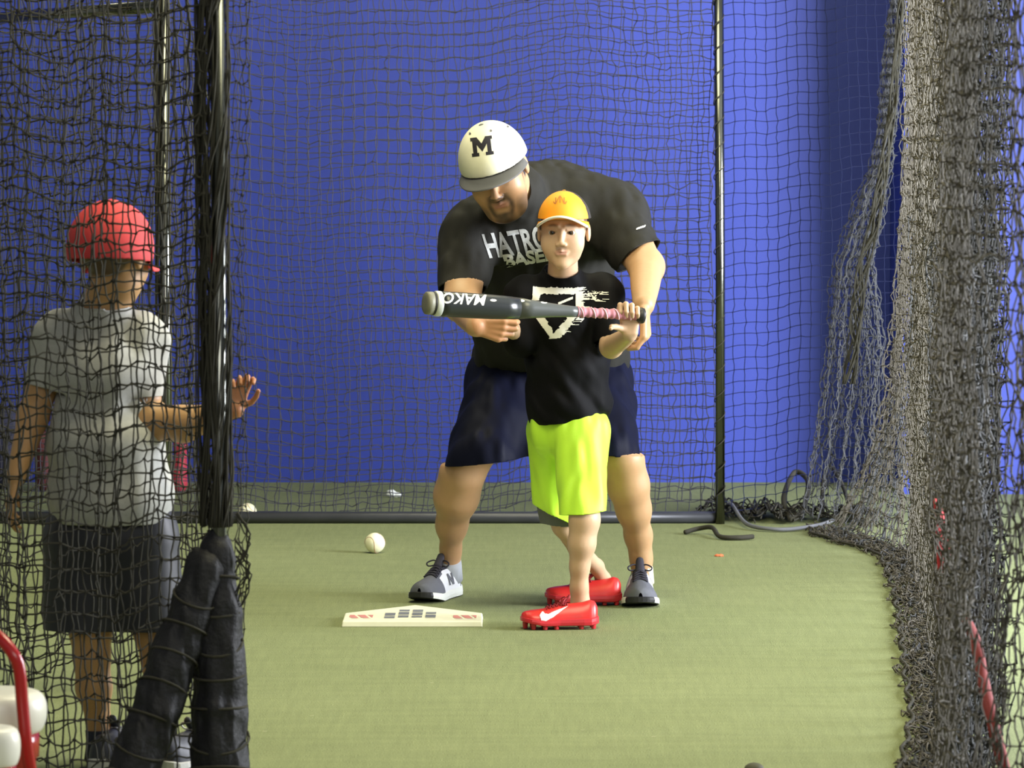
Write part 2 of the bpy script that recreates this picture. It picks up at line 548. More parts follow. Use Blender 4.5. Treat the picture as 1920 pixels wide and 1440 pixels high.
# ---- gathered grey drape in the corner
nu = 44; us = np.linspace(0, 1, nu); vv = np.linspace(0, 1, 60)
A = np.zeros((nu, 60, 3))
for j, v in enumerate(vv):
    z = 2.3*(1-v)+.02
    py = 266+(H-z)*S(15.4)
    tt = np.clip(py/950, -.3, 1)
    L = np.interp(py, [0, 300, 500, 680, 850, 950, 1100], [1672, 1640, 1560, 1545, 1515, 1500, 1490])
    R = np.interp(py, [0, 250, 420, 500, 640, 850, 950], [1694, 1672, 1650, 1640, 1655, 1650, 1640])
    for i, u in enumerate(us):
        px = L+(R-L)*u+3*math.sin(u*40+v*9)+2*math.sin(v*23+u*5)
        Yq = 15.35+.10*math.sin(u*31+v*4)+.04*math.sin(u*70)
        q = P(px, py, 15.4)
        A[i, j] = (q[0], Yq, z)
V, Q = netmesh(A, .0019, seed=4, jit=.006)
gd = thing('gathered_net', 'grey net hanging in narrow vertical folds before the dark strip of blue wall', 'net', (P(1580, 900, 15.4)[0], 15.4, 0))
mk('mesh', V, Q, M_netg, gd)
strands = []
for k in range(15):
    ph = random.uniform(0, 6); pts = []
    for t in np.linspace(0, 1, 50):
        py = -40+t*760
        cx = np.interp(py, [-40, 0, 200, 330, 420, 500, 600, 720], [1692, 1690, 1674, 1655, 1640, 1618, 1604, 1592])
        w = np.interp(py, [0, 300, 500, 720], [5, 8, 11, 12])
        q = P(cx+w*math.sin(ph+t*(7+k*1.7)+k), py, 15.1+.02*math.cos(ph+t*13))
        pts.append(q)
    strands.append(tube(pts, .003, 5))
mk('bunched_edge', *merge(strands), M_net, gd)

# ---- long side net on the right, running from the back corner towards the camera
def side_net(seed, dx, rr, dv, nu, matl, fold, name, label, dY=0.0, tint=0, yr=(15.0, 7.7), zt=2.45, turn=False):
    rg = np.random.default_rng(seed)
    us = np.linspace(0, 1, nu)
    Yc = yr[0]+(yr[1]-yr[0])*us
    bend = np.zeros(nu)
    if turn:
        m = us > .84; q = (us[m]-.84)/.16
        Yc = yr[0]+(yr[1]-yr[0])*np.minimum(us/.84, 1)
        Yc[m] -= .38*np.sin(q*1.3); bend[m] = .48*q**1.25
    nvz = int(zt/dv)
    skirt = 9
    nv = nvz+skirt
    hemY = [5.0, 7.0, 8.0, 9.3, 10.1, 11, 12.1, 13.0, 13.9, 14.15, 14.5, 14.8, 15.2]
    hemX = [.50, .70, .775, .925, 1.03, 1.10, 1.195, 1.26, 1.31, 1.30, 1.20, 1.13, 1.13]
    A = np.zeros((nu, nv, 3))
    for i, Y in enumerate(Yc):
        xt = np.interp(Y, [5.2, 6.4, 9.3, 12, 15], [.775, .815, 1.02, 1.25, 1.52])
        xb = np.interp(Y, hemY, hemX)+bend[i]; xt = xt+bend[i]
        for j in range(nv):
            if j < skirt:                       # the part lying on the floor
                z = .006+.02*abs(math.sin(Y*9+j*1.3))*(j/skirt)
                x = xb+(skirt-j)*-.0+j*.012
                y = Y+.05*math.sin(j*1.1+Y*7)
            else:
                z = (j-skirt)*dv+.03
                e = math.exp(-z/(.55 if Y < 13.5 else .45))
                x = xt-(xt-xb-.10)*e
                y = Y
            amp = fold*(.35+.65*min(1, z/1.0+.4))
            x += amp*(.6*math.sin(Y*17+1.3*math.sin(z*2.1)+seed)+.5*math.sin(Y*41+z*1.1+2*seed)+.25*math.sin(Y*90+seed*3))
            if z > .6: x += .02*math.sin(Y*2.2+z*2+seed)
            y += .05*math.sin(Y*23+z*1.7+seed)+.03*math.sin(z*7+Y*3)
            A[i, j] = (max(x, xb+.0)+dx if j >= skirt else x+dx, y, z)
    V, Q = netmesh(A, rr, seed=seed+20, jit=.006, sag=.004)
    t = thing(name, label, 'net', (A[nu//2, 0, 0], A[nu//2, 0, 1], 0))
    mk('mesh', V, Q, matl, t)
    return t, A
sn1, SA = side_net(3, 0.0, .0021, .047, 320, M_netr, .026, 'side_net', 'long grey-brown net wall on the right, its hem trailing on turf', yr=(15.0, 7.75), turn=True)
sn2, _ = side_net(8, .10, .0021, .048, 160, mat('dark_olive_twine', (.034, .034, .033), rough=.9, spec=.2), .045, 'side_net', 'second grey net layer hanging just outside the long right-hand net', yr=(13.9, 8.6))
sn3, _ = side_net(5, .035, .0021, .040, 260, M_netg, .035, 'side_net', 'short inner grey net layer bunched low along the right-hand net', yr=(14.9, 8.4), zt=1.25)
# hem rope of the side net
hp = []
for Y in np.linspace(15.0, 8.2, 120):
    x = np.interp(Y, [5.0, 7.0, 8.0, 9.3, 10.1, 11, 12.1, 13.0, 13.9, 14.15, 14.5, 14.8, 15.2], [.50, .70, .775, .925, 1.03, 1.10, 1.195, 1.26, 1.31, 1.30, 1.20, 1.13, 1.13])
    hp.append((x+.008*math.sin(Y*19), Y, .012))
V, f = tube(hp, .005, 6); mk('hem_rope', V, f, M_net, sn1)

# loose net and straps heaped by the corner
def wig(pts, r, name, label, m, cat, n=8, sides=6, z=None):
    q = catmull(pts, n)
    V, f = tube(q, r, sides)
    o = mk(name, V, f, m, None, origin=(q[:, 0].mean(), q[:, 1].mean(), 0))
    return meta(o, label, cat)
def g3(px, py, z=.01):
    p = G(px, py); return (p[0], p[1], z)
pile = []
rg = np.random.default_rng(5)
for k in range(46):                      # tangled twine of the heap
    a = rg.uniform(1330, 1650); L = rg.uniform(50, 110)
    pts = []
    for t in np.linspace(0, 1, 8):
        px = a+L*(t-.5); 
        py = 968+(px-1350)*.045+rg.normal(0, 6)
        p = G(px, py)
        pts.append((p[0], p[1], max(.008, .02+.05*math.sin(math.pi*t)*rg.uniform(.1, 1))))
    pile.append(tube(catmull(pts, 4), .0035, 4))
o = mk('loose_net_heap', *merge(pile), M_net, None, origin=(1.05, 15.2, 0))
meta(o, 'tangled dark netting heaped on the turf between the pole foot and the right net', 'net')
wig([g3(1360, 965, .03), g3(1372, 975, .06), g3(1400, 992, .02), g3(1450, 998, .012), g3(1500, 996, .012), g3(1555, 988, .02), g3(1590, 975, .05)], .008, 'grey_strap',
    'thin grey strap trailing over the turf from the pole foot to the corner net', mat('grey_webbing', (.13, .135, .15), rough=.7), 'strap')
wig([g3(1284, 1003), g3(1310, 1001, .02), g3(1335, 1004, .03), g3(1350, 1012, .012), g3(1385, 1014, .012), g3(1412, 1012, .012)], .009, 'black_strap',
    'short black strap lying on the turf in front of the pole foot', M_net, 'strap')
wig([g3(1476, 975, .02), g3(1470, 968, .08), g3(1490, 955, .15), g3(1515, 960, .12), g3(1505, 975, .04), g3(1485, 984, .02), g3(1478, 978, .03)], .011, 'cord_loop',
    'dark rope loop standing up from the heaped netting', M_net, 'rope')
wig([g3(1540, 978, .02), g3(1545, 960, .14), g3(1558, 955, .17), g3(1580, 968, .12), g3(1600, 985, .03), g3(1622, 994, .015)], .009, 'cord_loop',
    'dark rope arching in the gathered net close to the right net hem', M_net, 'rope')
wig([P(1722, 462, 12.0), P(1731, 470, 12.0), P(1733, 485, 12.0), P(1729, 500, 12.0), P(1724, 508, 12.0)], .0022, 'white_string',
    'short white string hanging from the far part of the right-hand net', mat('white_thread', (.8, .8, .75), rough=.8), 'string', sides=5)
# red marker cloth seen through the right net
rc = []
for t in np.linspace(0, 1, 14):
    rc.append((P(1750+8*t, 935+ 135*t, 9.05), P(1758+36*min(1, t*1.3), 935+150*t, 9.15)))
V = []; Fc = []
for i, (a, b) in enumerate(rc):
    V += [a, a*.5+b*.5+np.array([0, -.01, 0]), b]
    if i: 
        k = i*3
        Fc += [(k-3, k-2, k+1, k), (k-2, k-1, k+2, k+1)]
o = mk('red_cloth', np.array(V), Fc, mat('red_cloth', (.75, .05, .06), rough=.8), None, origin=tuple(P(1775, 1000, 9.1)))
solid(o, .004); meta(o, 'narrow bright red cloth caught in the right-hand net above the turf', 'cloth')
o = wig([P(1778, 1095, 9.6), P(1800, 1140, 8.9), P(1828, 1200, 8.3), P(1842, 1270, 8.15), P(1860, 1350, 8.0), P(1880, 1430, 7.95), P(1890, 1480, 7.95)], .013, 'red_rope',
    'dull red padded rope running down behind the right-hand net to the bottom corner', mat('faded_red_rope', (.26, .03, .028), rough=.85, var=.3), 'rope')

# ------------------------------------------------------------------ left foreground screen
sc = thing('net_screen', 'black net screen on a dark upright post, in front of the red-capped boy', 'net screen', (P(405, 1440, 8.8)[0], 8.8, 0))
def front_net(px0, px1, Y, du, dv, r, seed, ph, matl, name, label, parent=None, top=2.05):
    x0 = P(px0, 700, Y)[0]; x1 = P(px1, 700, Y)[0]
    us = np.arange(x0, x1, du); vv = np.arange(.06, top, dv)
    U, Vv = np.meshgrid(us, vv, indexing='ij')
    A = np.zeros(U.shape+(3,))
    A[..., 0] = U+.010*np.sin(U*26+Vv*1.2+ph)+.008*np.sin(U*61+ph*2)+.006*np.sin(Vv*8+ph)
    A[..., 1] = Y+.035*np.sin(U*33+Vv*1.5+ph)+.02*np.sin(Vv*3+ph)
    A[..., 2] = Vv+.016*np.sin(U*9+ph)+.010*np.sin(U*31+Vv*3)+.02*np.sin(Vv*4+U*3+ph)
    V, Q = netmesh(A, r, seed=seed, jit=.0036, sag=.003)
    if parent is None:
        parent = thing(name, label, 'net', ((x0+x1)/2, Y, 0))
        name = 'mesh'
    return mk(name, V, Q, matl, parent)
front_net(-60, 402, 8.82, .0255, .048, .0027, 11, .3, M_net, 'net_mesh', '', sc)
front_net(-60, 380, 9.00, .022, .047, .0022, 12, 2.1, M_net, 'hanging_net', 'second black net layer hanging just behind the front screen')
front_net(-80, 440, 10.6, .030, .045, .0026, 13, 4.0, M_net, 'hanging_net', 'black net layer hanging behind the boy in the red cap')
front_net(404, 474, 8.86, .0125, .040, .0016, 14, 1.0, M_net, 'net_edge', '', sc)
# upright post with the net bunched round it
px_ = P(412, 700, 8.8)[0]
V, f = tube([(P(416, 1500, 8.8)[0], 8.8, .03), (P(412, 1000, 8.8)[0], 8.8, .62), (P(408, 0, 8.8)[0], 8.8, 2.1)], .0165, 14)
mk('post', V, f, M_pole, sc)
bunch = []
for k in range(60):
    ph = rng.uniform(0, 6.28); rad = rng.uniform(.018, .036); fr = rng.uniform(2, 9); pts = []
    for t in np.linspace(0, 1, 60):
        z = .62+t*1.48
        cx = px_-.012-.004*t; a = ph+fr*t+.6*math.sin(9*t+k)
        pts.append((cx+rad*1.15*math.cos(a), 8.8+rad*math.sin(a)+.004, z+.004*math.sin(60*t)))
    bunch.append(tube(pts, rng.uniform(.0014, .0028), 4))
mk('bunched_net', *merge(bunch), M_net, sc)
M_pad = mat('dark_padding', (.012, .012, .015), rough=.6, spec=.3, var=.3, vscale=25, bump=.9, bscale=90)
def padleg(a, b, ra, rb, seed):
    s = Sdf(); s.cone(a, b, ra, rb, .02)
    d = nrm(np.asarray(b)-np.asarray(a))
    def disp(p):
        al = (p @ d.astype(np.float32))
        return .007*vnoise(p, (26, 26, 7), seed)+.006*vnoise(p, (60, 60, 16), seed+3)+.0025*np.sin(al*60+3*vnoise(p, (12, 12, 12), seed+5))
    V, Q = s.mesh(.0055, disp=disp)
    o = mk('padded_leg', V, Q, M_pad, sc)
    parts = []
    L = np.linalg.norm(np.asarray(b)-np.asarray(a)); u = nrm(np.cross(d, [0, 1, 0])); w = np.cross(d, u)
    for t in np.linspace(.12, .92, 7):
        c = np.asarray(a)+(np.asarray(b)-np.asarray(a))*t; r = ra+(rb-ra)*t+.004
        an = np.linspace(0, 2*math.pi, 20); tl = random.uniform(-.02, .03)
        parts.append(tube([c+r*(math.cos(x)*u+math.sin(x)*w)+d*tl*math.sin(x) for x in an], .003, 5))
    mk('binding_cord', *merge(parts), M_net, o)
padleg(P(406, 1030, 8.8), (P(412, 1500, 8.78)[0], 8.78, .03), .042, .070, 1)
padleg(P(385, 1070, 8.78), (P(232, 1520, 8.68)[0], 8.68, .03), .046, .058, 2)
# loose strands on the right edge of the post
ls = []
for k in range(10):
    pts = []; y0 = rng.uniform(950, 1060)
    for t in np.linspace(0, 1, 14):
        pts.append(P(440+26*math.sin(math.pi*t)*rng.uniform(.8, 1.1)+k*.5, y0+t*rng.uniform(90, 110), 8.78))
    ls.append(tube(pts, .0018, 4))
mk('loose_strands', *merge(ls), M_net, sc)
# slimmer frame behind
fr = thing('goal_stand', 'slim upright pole with a top rail, standing behind the dark screen post', 'pole', (P(308, 700, 10.45)[0], 10.45, 0))
V, f = tube([(P(312, 900, 10.45)[0], 10.45, 0), (P(306, 0, 10.45)[0], 10.45, 1.9)], .0135, 12); mk('upright', V, f, M_pole, fr)
bb = []
for k in range(12):
    ph = rng.uniform(0, 6.28)
    bb.append(tube([(P(307, 700, 10.45)[0]+.019*math.cos(ph+t*5+k), 10.45+.018*math.sin(ph+t*5+k)+.004, .1+t*1.8) for t in np.linspace(0, 1, 40)], .0028, 4))
mk('bunched_net', *merge(bb), M_net, fr)
V, f = tube([P(308, 12, 10.45), P(150, 22, 10.85), P(-40, 36, 11.35)], .016, 12); mk('top_rail', V, f, M_pole, fr)

# ------------------------------------------------------------------ people
def head(s, c, f, u, sc, fat=0., child=False):
    """adds a head to the sdf, returns local frame function"""
    f = nrm(f); u = nrm(np.asarray(u, float)-f*np.dot(u, f)); r = np.cross(f, u)   # r: the head's own right
    M = np.stack([r, u, f], 1)
    def L(x, y, z): return c+M @ (np.array([x, y, z])*sc)
    e = lambda p, rad, k=.02, sub=False: s.ell(L(*p), np.array(rad)*sc, k*sc, M, sub)
    e((0, .045, -.018), (.078, .088, .098))
    e((0, -.012, .026), (.067+fat*.6+(.004 if child else 0), .092, .066), .03)
    e((0, -.068, .028), (.054+fat, .042, .05), .03)
    e((0, -.102, .062), (.022+fat*.3, .017, .018), .025)
    if fat: e((0, -.105, .03), (.055, .03, .045), .03)
    for sx in (-1, 1):
        e((sx*(.040 if child else .037), -.032 if child else -.028, .054), ((.031 if child else .027)+fat*.3, .034 if child else .028, .028), .025)
        bw = .6 if child else 1
        s.cone(L(sx*.012, .027, .088), L(sx*.045, .026, .072), .0085*sc*bw, .007*sc*bw, .010*sc)
        e((sx*.031, .006, .098), (.018, .0125, .016), .010, True)
        # ear
        e((sx*(.0795+fat*.3+(.004 if child else 0)), .002, -.004), (.009, .031, .019), .006)
        e((sx*(.089+fat*.3+(.004 if child else 0)), .006, .002), (.006, .019, .010), .005, True)
        e((sx*(.012), -.035, .100), (.0085, .007, .010), .006)
        # eyelids
        s.cone(L(sx*.019, .0135, .087), L(sx*.043, .0125, .079), .0042*sc, .0038*sc, .005*sc)
        s.cone(L(sx*.020, -.0035, .086), L(sx*.042, -.0035, .079), .0028*sc, .0026*sc, .005*sc)
    nz_ = .80 if child else 1
    s.cone(L(0, .012, .088), L(0, -.026, .110-(.005 if child else 0)), .0075*sc*nz_, .0105*sc*nz_, .012*sc)
    s.ell(L(0, -.032, .108-(.005 if child else 0)), np.array((.0105, .009, .010))*sc*nz_, .006*sc, M)
    # mouth
    s.cone(L(-.020, -.0600, .0835), L(0, -.0585, .0905), .0035*sc, .0045*sc, .008*sc); s.cone(L(.020, -.0600, .0835), L(0, -.0585, .0905), .0035*sc, .0045*sc, .008*sc)
    s.cone(L(-.014, -.0680, .085), L(.014, -.0680, .085), .0050*sc, .0050*sc, .008*sc)
    s.cone(L(-.024, -.0632, .0925), L(.024, -.0632, .0925), .0022*sc, .0022*sc, .003*sc, True)
    return L, M

def eyes(parent, c, M, sc, down=0.0, col=(.10, .06, .03), big=1.0):
    for sx in (-1, 1):
        ec = c+M @ (np.array([sx*.031, .005, .0735])*sc)
        R = .0128*sc*big
        gd_ = nrm(M @ np.array([0, -down, 1.0]))
        u = nrm(np.cross(gd_, [0, 0, 1])); w = np.cross(u, gd_)
        V = []; Fc = []; cols = []; nr = 14; ns = 20
        for i in range(nr+1):
            th = math.pi*i/nr
            for k in range(ns):
                a = 2*math.pi*k/ns
                V.append(ec+R*(math.cos(th)*gd_+math.sin(th)*(math.cos(a)*u+math.sin(a)*w)))
                cols.append((.01, .01, .01) if i <= 1 else (col if i <= 3 else (.72, .70, .66)))
        for i in range(nr):
            for k in range(ns):
                a_ = i*ns+k; b_ = i*ns+(k+1) % ns
                Fc.append((a_, b_, b_+ns, a_+ns))
        o = mk('eye', V, Fc, M_eye, parent); paint(o, np.array(cols))
M_eye = attr_mat('eye_surface', rough=.15, sss=0)

def hand(s, w, d, n, thumb, hs, curls, thumbdirs=None, spread=0.0, rr=1.0):
    """w wrist, d towards the knuckles, n the way the palm faces, thumb +-1; curls list of 4 triples in degrees"""
    d = nrm(d); n = nrm(np.asarray(n, float)-d*np.dot(n, d)); t = thumb*np.cross(d, n)
    w = np.asarray(w, float)
    offs = (.17, .058, -.055, -.16); reach = (.50, .505, .48, .44); ln = (.93, 1.03, .96, .76); rad = (.05, .051, .049, .043)
    for i in range(4):
        b = w+d*reach[i]*hs+t*offs[i]*hs
        s.cone(w+t*offs[i]*.5*hs+d*.02*hs, b, .072*hs, .058*hs*rr, .045*hs)
        cur = math.radians(0); p = b; q = d
        for j, (L_, cdeg) in enumerate(zip((.235, .15, .115), curls[i])):
            cur += math.radians(cdeg)
            q = nrm(math.cos(cur)*(d+t*spread*(1.5-i)*.12)+math.sin(cur)*n)
            e = p+q*L_*ln[i]*hs
            s.cone(p, e, rad[i]*hs*rr*(1-.08*j), rad[i]*hs*rr*(.93-.1*j), .009*hs if j else .03*hs)
            p = e
    td = thumbdirs or [(.55, .75, .35), (.8, .3, .5), (.85, 0, .5)]
    p = w+d*.10*hs+t*.13*hs
    for j, (cc, L_) in enumerate(zip(td, (.21, .17, .14))):
        q = nrm(cc[0]*d+cc[1]*t+cc[2]*n); e = p+q*L_*hs
        s.cone(p, e, (.072, .056, .05)[j]*hs, (.058, .052, .043)[j]*hs, (.05, .012, .01)[j]*hs)
        p = e

def tuck(V, garment, cuts, depth=.009):
    """the body under a garment stays inside it"""
    V = V.copy(); cov = np.ones(len(V), bool)
    for (c, nn, R_) in cuts:
        c = np.asarray(c, float)
        if nn is None:
            cov &= np.linalg.norm((V-c)/(np.asarray(R_)*np.ones(3)), axis=1) > 1.22
        else:
            near = np.linalg.norm(V-c, axis=1) < R_*1.9
            cov &= ~(near & ((V-c) @ nrm(nn) > -.006))
    for _ in range(4):
        g = garment.at(V); m = cov & (g > -depth) & (g < .03)
        if not m.any(): break
        p = V[m]; e = .002
        gr = np.stack([garment.at(p+np.eye(3)[i]*e)-garment.at(p-np.eye(3)[i]*e) for i in range(3)], 1)
        gr /= np.linalg.norm(gr, axis=1)[:, None]+1e-6
        V[m] = p-gr*(g[m]+depth)[:, None]
    return V
def skin_cols(V, tone):
    return np.tile(np.array(tone), (len(V), 1))
def local(V, c, M, sc): return ((V-c) @ M)/sc
def blend(cols, w, col):
    w = np.clip(w, 0, 1)[:, None]; return cols*(1-w)+np.array(col)*w
def sstep(x, a, b):
    t = np.clip((x-a)/(b-a), 0, 1); return t*t*(3-2*t)

def face_cols(cols, q, lip=(.45, .16, .13), brow=(.05, .03, .02), hair=None, hairline=.05, beard=None, back=-.02):
    x, y, z = q[:, 0], q[:, 1], q[:, 2]
    inhead = (np.abs(x) < .13) & (y > -.16) & (y < .2) & (z > -.16) & (z < .16)
    lips = np.exp(-((x/.021)**4))*np.exp(-((y+.0635)/.0095)**4)*sstep(z, .075, .085)*inhead
    cols = blend(cols, lips*.8, lip)
    for sx in (-1, 1):
        b = np.exp(-(((x-sx*.030)/.018)**4))*np.exp(-((y-.031+.12*np.abs(np.abs(x)-.028))/.0055)**2)*sstep(z, .05, .06)*inhead
        cols = blend(cols, b*.85, brow)
    if beard is not None:
        nz = vnoise(q.astype(np.float32), (90, 90, 90), 4)*.5
        g = np.maximum(np.exp(-((np.hypot(x/.030, (y+.068)/.040))-1)**2/.10), sstep(-y, .055, .085)*sstep(np.abs(x), .01, .05)*.55)
        chin = sstep(-y, .082, .094)*np.exp(-(x/.033)**4)
        must = np.exp(-((y+.0465)/.0085)**2)*np.exp(-(x/.030)**4)
        jaw = sstep(-y+.35*(np.abs(x)-.06), .045, .08)*sstep(np.abs(x), .025, .045)*.45
        side = sstep(.045-z, 0, .02)*sstep(np.abs(x), .05, .06)*sstep(.04-y, 0, .01)*sstep(y+.05, 0, .03)*sstep(z, -.0, .01)*.5
        w = np.maximum.reduce([g*.9*(y < -.03), chin*.97, must*1.0, jaw*1.3, side*1.3])*sstep(z, .0, .02)*inhead
        w = w*(1-.9*lips)
        cols = blend(cols, w*(1+.3*nz), beard)
    if hair is not None:
        w = np.maximum(sstep(y, hairline, hairline+.01), sstep(-z, -back, -back+.015)*sstep(y, -.055, -.04))*inhead
        temple = sstep(y, .005, .015)*sstep(-z, -.035, -.025)*(np.abs(x) > .05)
        w = np.maximum(w, temple*inhead)
        w = w*(1-(np.abs(x) > .0815)*(np.abs(z+.003) < .022)*(np.abs(y-.002) < .033))
        cols = blend(cols, w, hair)
    return cols

def cap(parent, c, M, sc, mats, curve=.02, L=.07, droop=.012, crown=(.0855, .112, .108), cy=.03, cut=.052, tiltb=0.0, brim_edge=None, wide=1.0, button=True, rear=None):
    """crown shell + brim + button; mats crown, brim, button"""
    s = Sdf(); cc = c+M @ (np.array([0, cy, -.012])*sc)
    s.ell(cc, np.array(crown)*sc, .01, M)
    # squarer front panel
    s.ell(c+M @ (np.array([0, cy+.030, .035])*sc), np.array([.062, .068, .060])*sc, .03*sc, M)
    V, Q = s.mesh(.004)
    nrmal = M @ nrm([0, -1, -.0+tiltb])
    V, Q = clip(V, Q, [(c+M @ (np.array([0, cut, 0])*sc), nrmal, 9)])
    V = smoothv(V, Q, 1, .3)
    hat = mk('cap', V, Q, mats[0], parent); solid(hat, .003, 1)
    if len(mats) > 3:                       # side panels of another colour
        hat.data.materials.append(mats[3])
        q = local(V, c, M, sc); cen = q[Q].mean(1)
        idx = (cen[:, 2] < .030-.12*(cen[:, 1]-.05)).astype(np.int32)
        hat.data.polygons.foreach_set('material_index', idx)
    # brim
    nu, nv = 41, 12; V = []; Fc = []
    a, b = crown[0]*.985, crown[2]*.98
    zc = -.012
    for i in range(nu):
        ph = math.radians(-72+144*i/(nu-1))
        for j in range(nv):
            v = j/(nv-1)
            xin, zin = a*math.sin(ph), zc+b*math.cos(ph)-.004
            ext = L*max(0, math.cos(ph*1.22))**.55
            x = xin*(1+.06*v*wide); z = zin+ext*v
            y = cut+.001-curve*(x/a)**2*(.35+.65*v)-droop*v
            V.append(c+M @ (np.array([x, y, z])*sc))
    for i in range(nu-1):
        for j in range(nv-1):
            k = i*nv+j; Fc.append((k, k+nv, k+nv+1, k+1))
    bo = mk('brim', V, Fc, mats[1], hat); solid(bo, .0035, 0)
    if brim_edge is not None:
        edge = [V[i*nv+nv-1] for i in range(2, nu-2)]
        v2, f2 = tube(edge, .0045*sc, 6); mk('brim_trim', v2, f2, brim_edge, hat)
    if button:
        top = cc+M @ (np.array([0, crown[1]+.001, 0])*sc)
        s2 = Sdf(); s2.ell(top, np.array([.008, .004, .008])*sc, .002, M); v2, q2 = s2.mesh(.0018); mk('top_button', v2, q2, mats[2], hat)
    return hat, V

def bvh_of(o):
    me = o.data; off = WL[o.name]
    n = len(me.vertices); co = np.empty(n*3, np.float32); me.vertices.foreach_get('co', co); co = co.reshape(-1, 3)+off
    return BVHTree.FromPolygons([tuple(v) for v in co.tolist()], [tuple(p.vertices) for p in me.polygons])

def project(name, v2, faces, org, U, W, D, bvh, mt, parent, off=.0018, smooth=True):
    U = nrm(U); W = nrm(W); D = nrm(D)
    V = []; ok = []
    for (a, b) in v2:
        p = np.asarray(org)+U*a+W*b
        loc, nn, i, dd = bvh.ray_cast(Vector(p-D*.4), Vector(D), 1.2)
        if loc is None: V.append(p); ok.append(False)
        else:
            if nn.dot(Vector(D)) > 0: nn = -nn
            V.append(np.array(loc+nn*off)); ok.append(True)
    V = np.array(V)
    fs = []
    for f in faces:
        if all(ok[i] for i in f):
            dd = [(V[i]-V[f[0]]) @ D for i in f]
            if max(dd)-min(dd) < .035: fs.append(f)
    if not fs: return None
    return mk(name, V, fs, mt, parent, smooth)

def text2d(body, size, shear=0., step=.012, off=0.0, sx=1.0):
    cu = bpy.data.curves.new('t', 'FONT'); cu.body = body; cu.size = size; cu.shear = shear; cu.align_x = 'CENTER'; cu.align_y = 'CENTER'
    cu.offset = off; cu.resolution_u = 3
    o = bpy.data.objects.new('t', cu); C.objects.link(o)
    dg = bpy.context.evaluated_depsgraph_get(); me = bpy.data.meshes.new_from_object(o.evaluated_get(dg))
    bpy.data.objects.remove(o)
    bm = bmesh.new(); bm.from_mesh(me)
    xs = [v.co.x for v in bm.verts]; ys = [v.co.y for v in bm.verts]
    for axis, lo, hi in ((0, min(xs), max(xs)), (1, min(ys), max(ys))):
        t = lo+step
        while t < hi:
            co = (t, 0, 0) if axis == 0 else (0, t, 0); no = (1, 0, 0) if axis == 0 else (0, 1, 0)
            bmesh.ops.bisect_plane(bm, geom=bm.verts[:]+bm.edges[:]+bm.faces[:], plane_co=co, plane_no=no)
            t += step
    bm.verts.index_update()
    v = [(p.co.x*sx, p.co.y) for p in bm.verts]; f = [tuple(q.index for q in fc.verts) for fc in bm.faces]
    bm.free(); bpy.data.meshes.remove(me)
    return v, f
def raster2d(fn, x0, x1, y0, y1, h):
    ids = {}; v = []; f = []
    def gi(i, j):
        if (i, j) not in ids: ids[(i, j)] = len(v); v.append((x0+i*h, y0+j*h))
        return ids[(i, j)]
    for i in range(int((x1-x0)/h)):
        for j in range(int((y1-y0)/h)):
            if fn(x0+(i+.5)*h, y0+(j+.5)*h): f.append((gi(i, j), gi(i+1, j), gi(i+1, j+1), gi(i, j+1)))
    return v, f
def inpoly(poly):
    def fn(x, y):
        c = False; n = len(poly); j = n-1
        for i in range(n):
            xi, yi = poly[i]; xj, yj = poly[j]
            if (yi > y) != (yj > y) and x < (xj-xi)*(y-yi)/(yj-yi+1e-12)+xi: c = not c
            j = i
        return c
    return fn

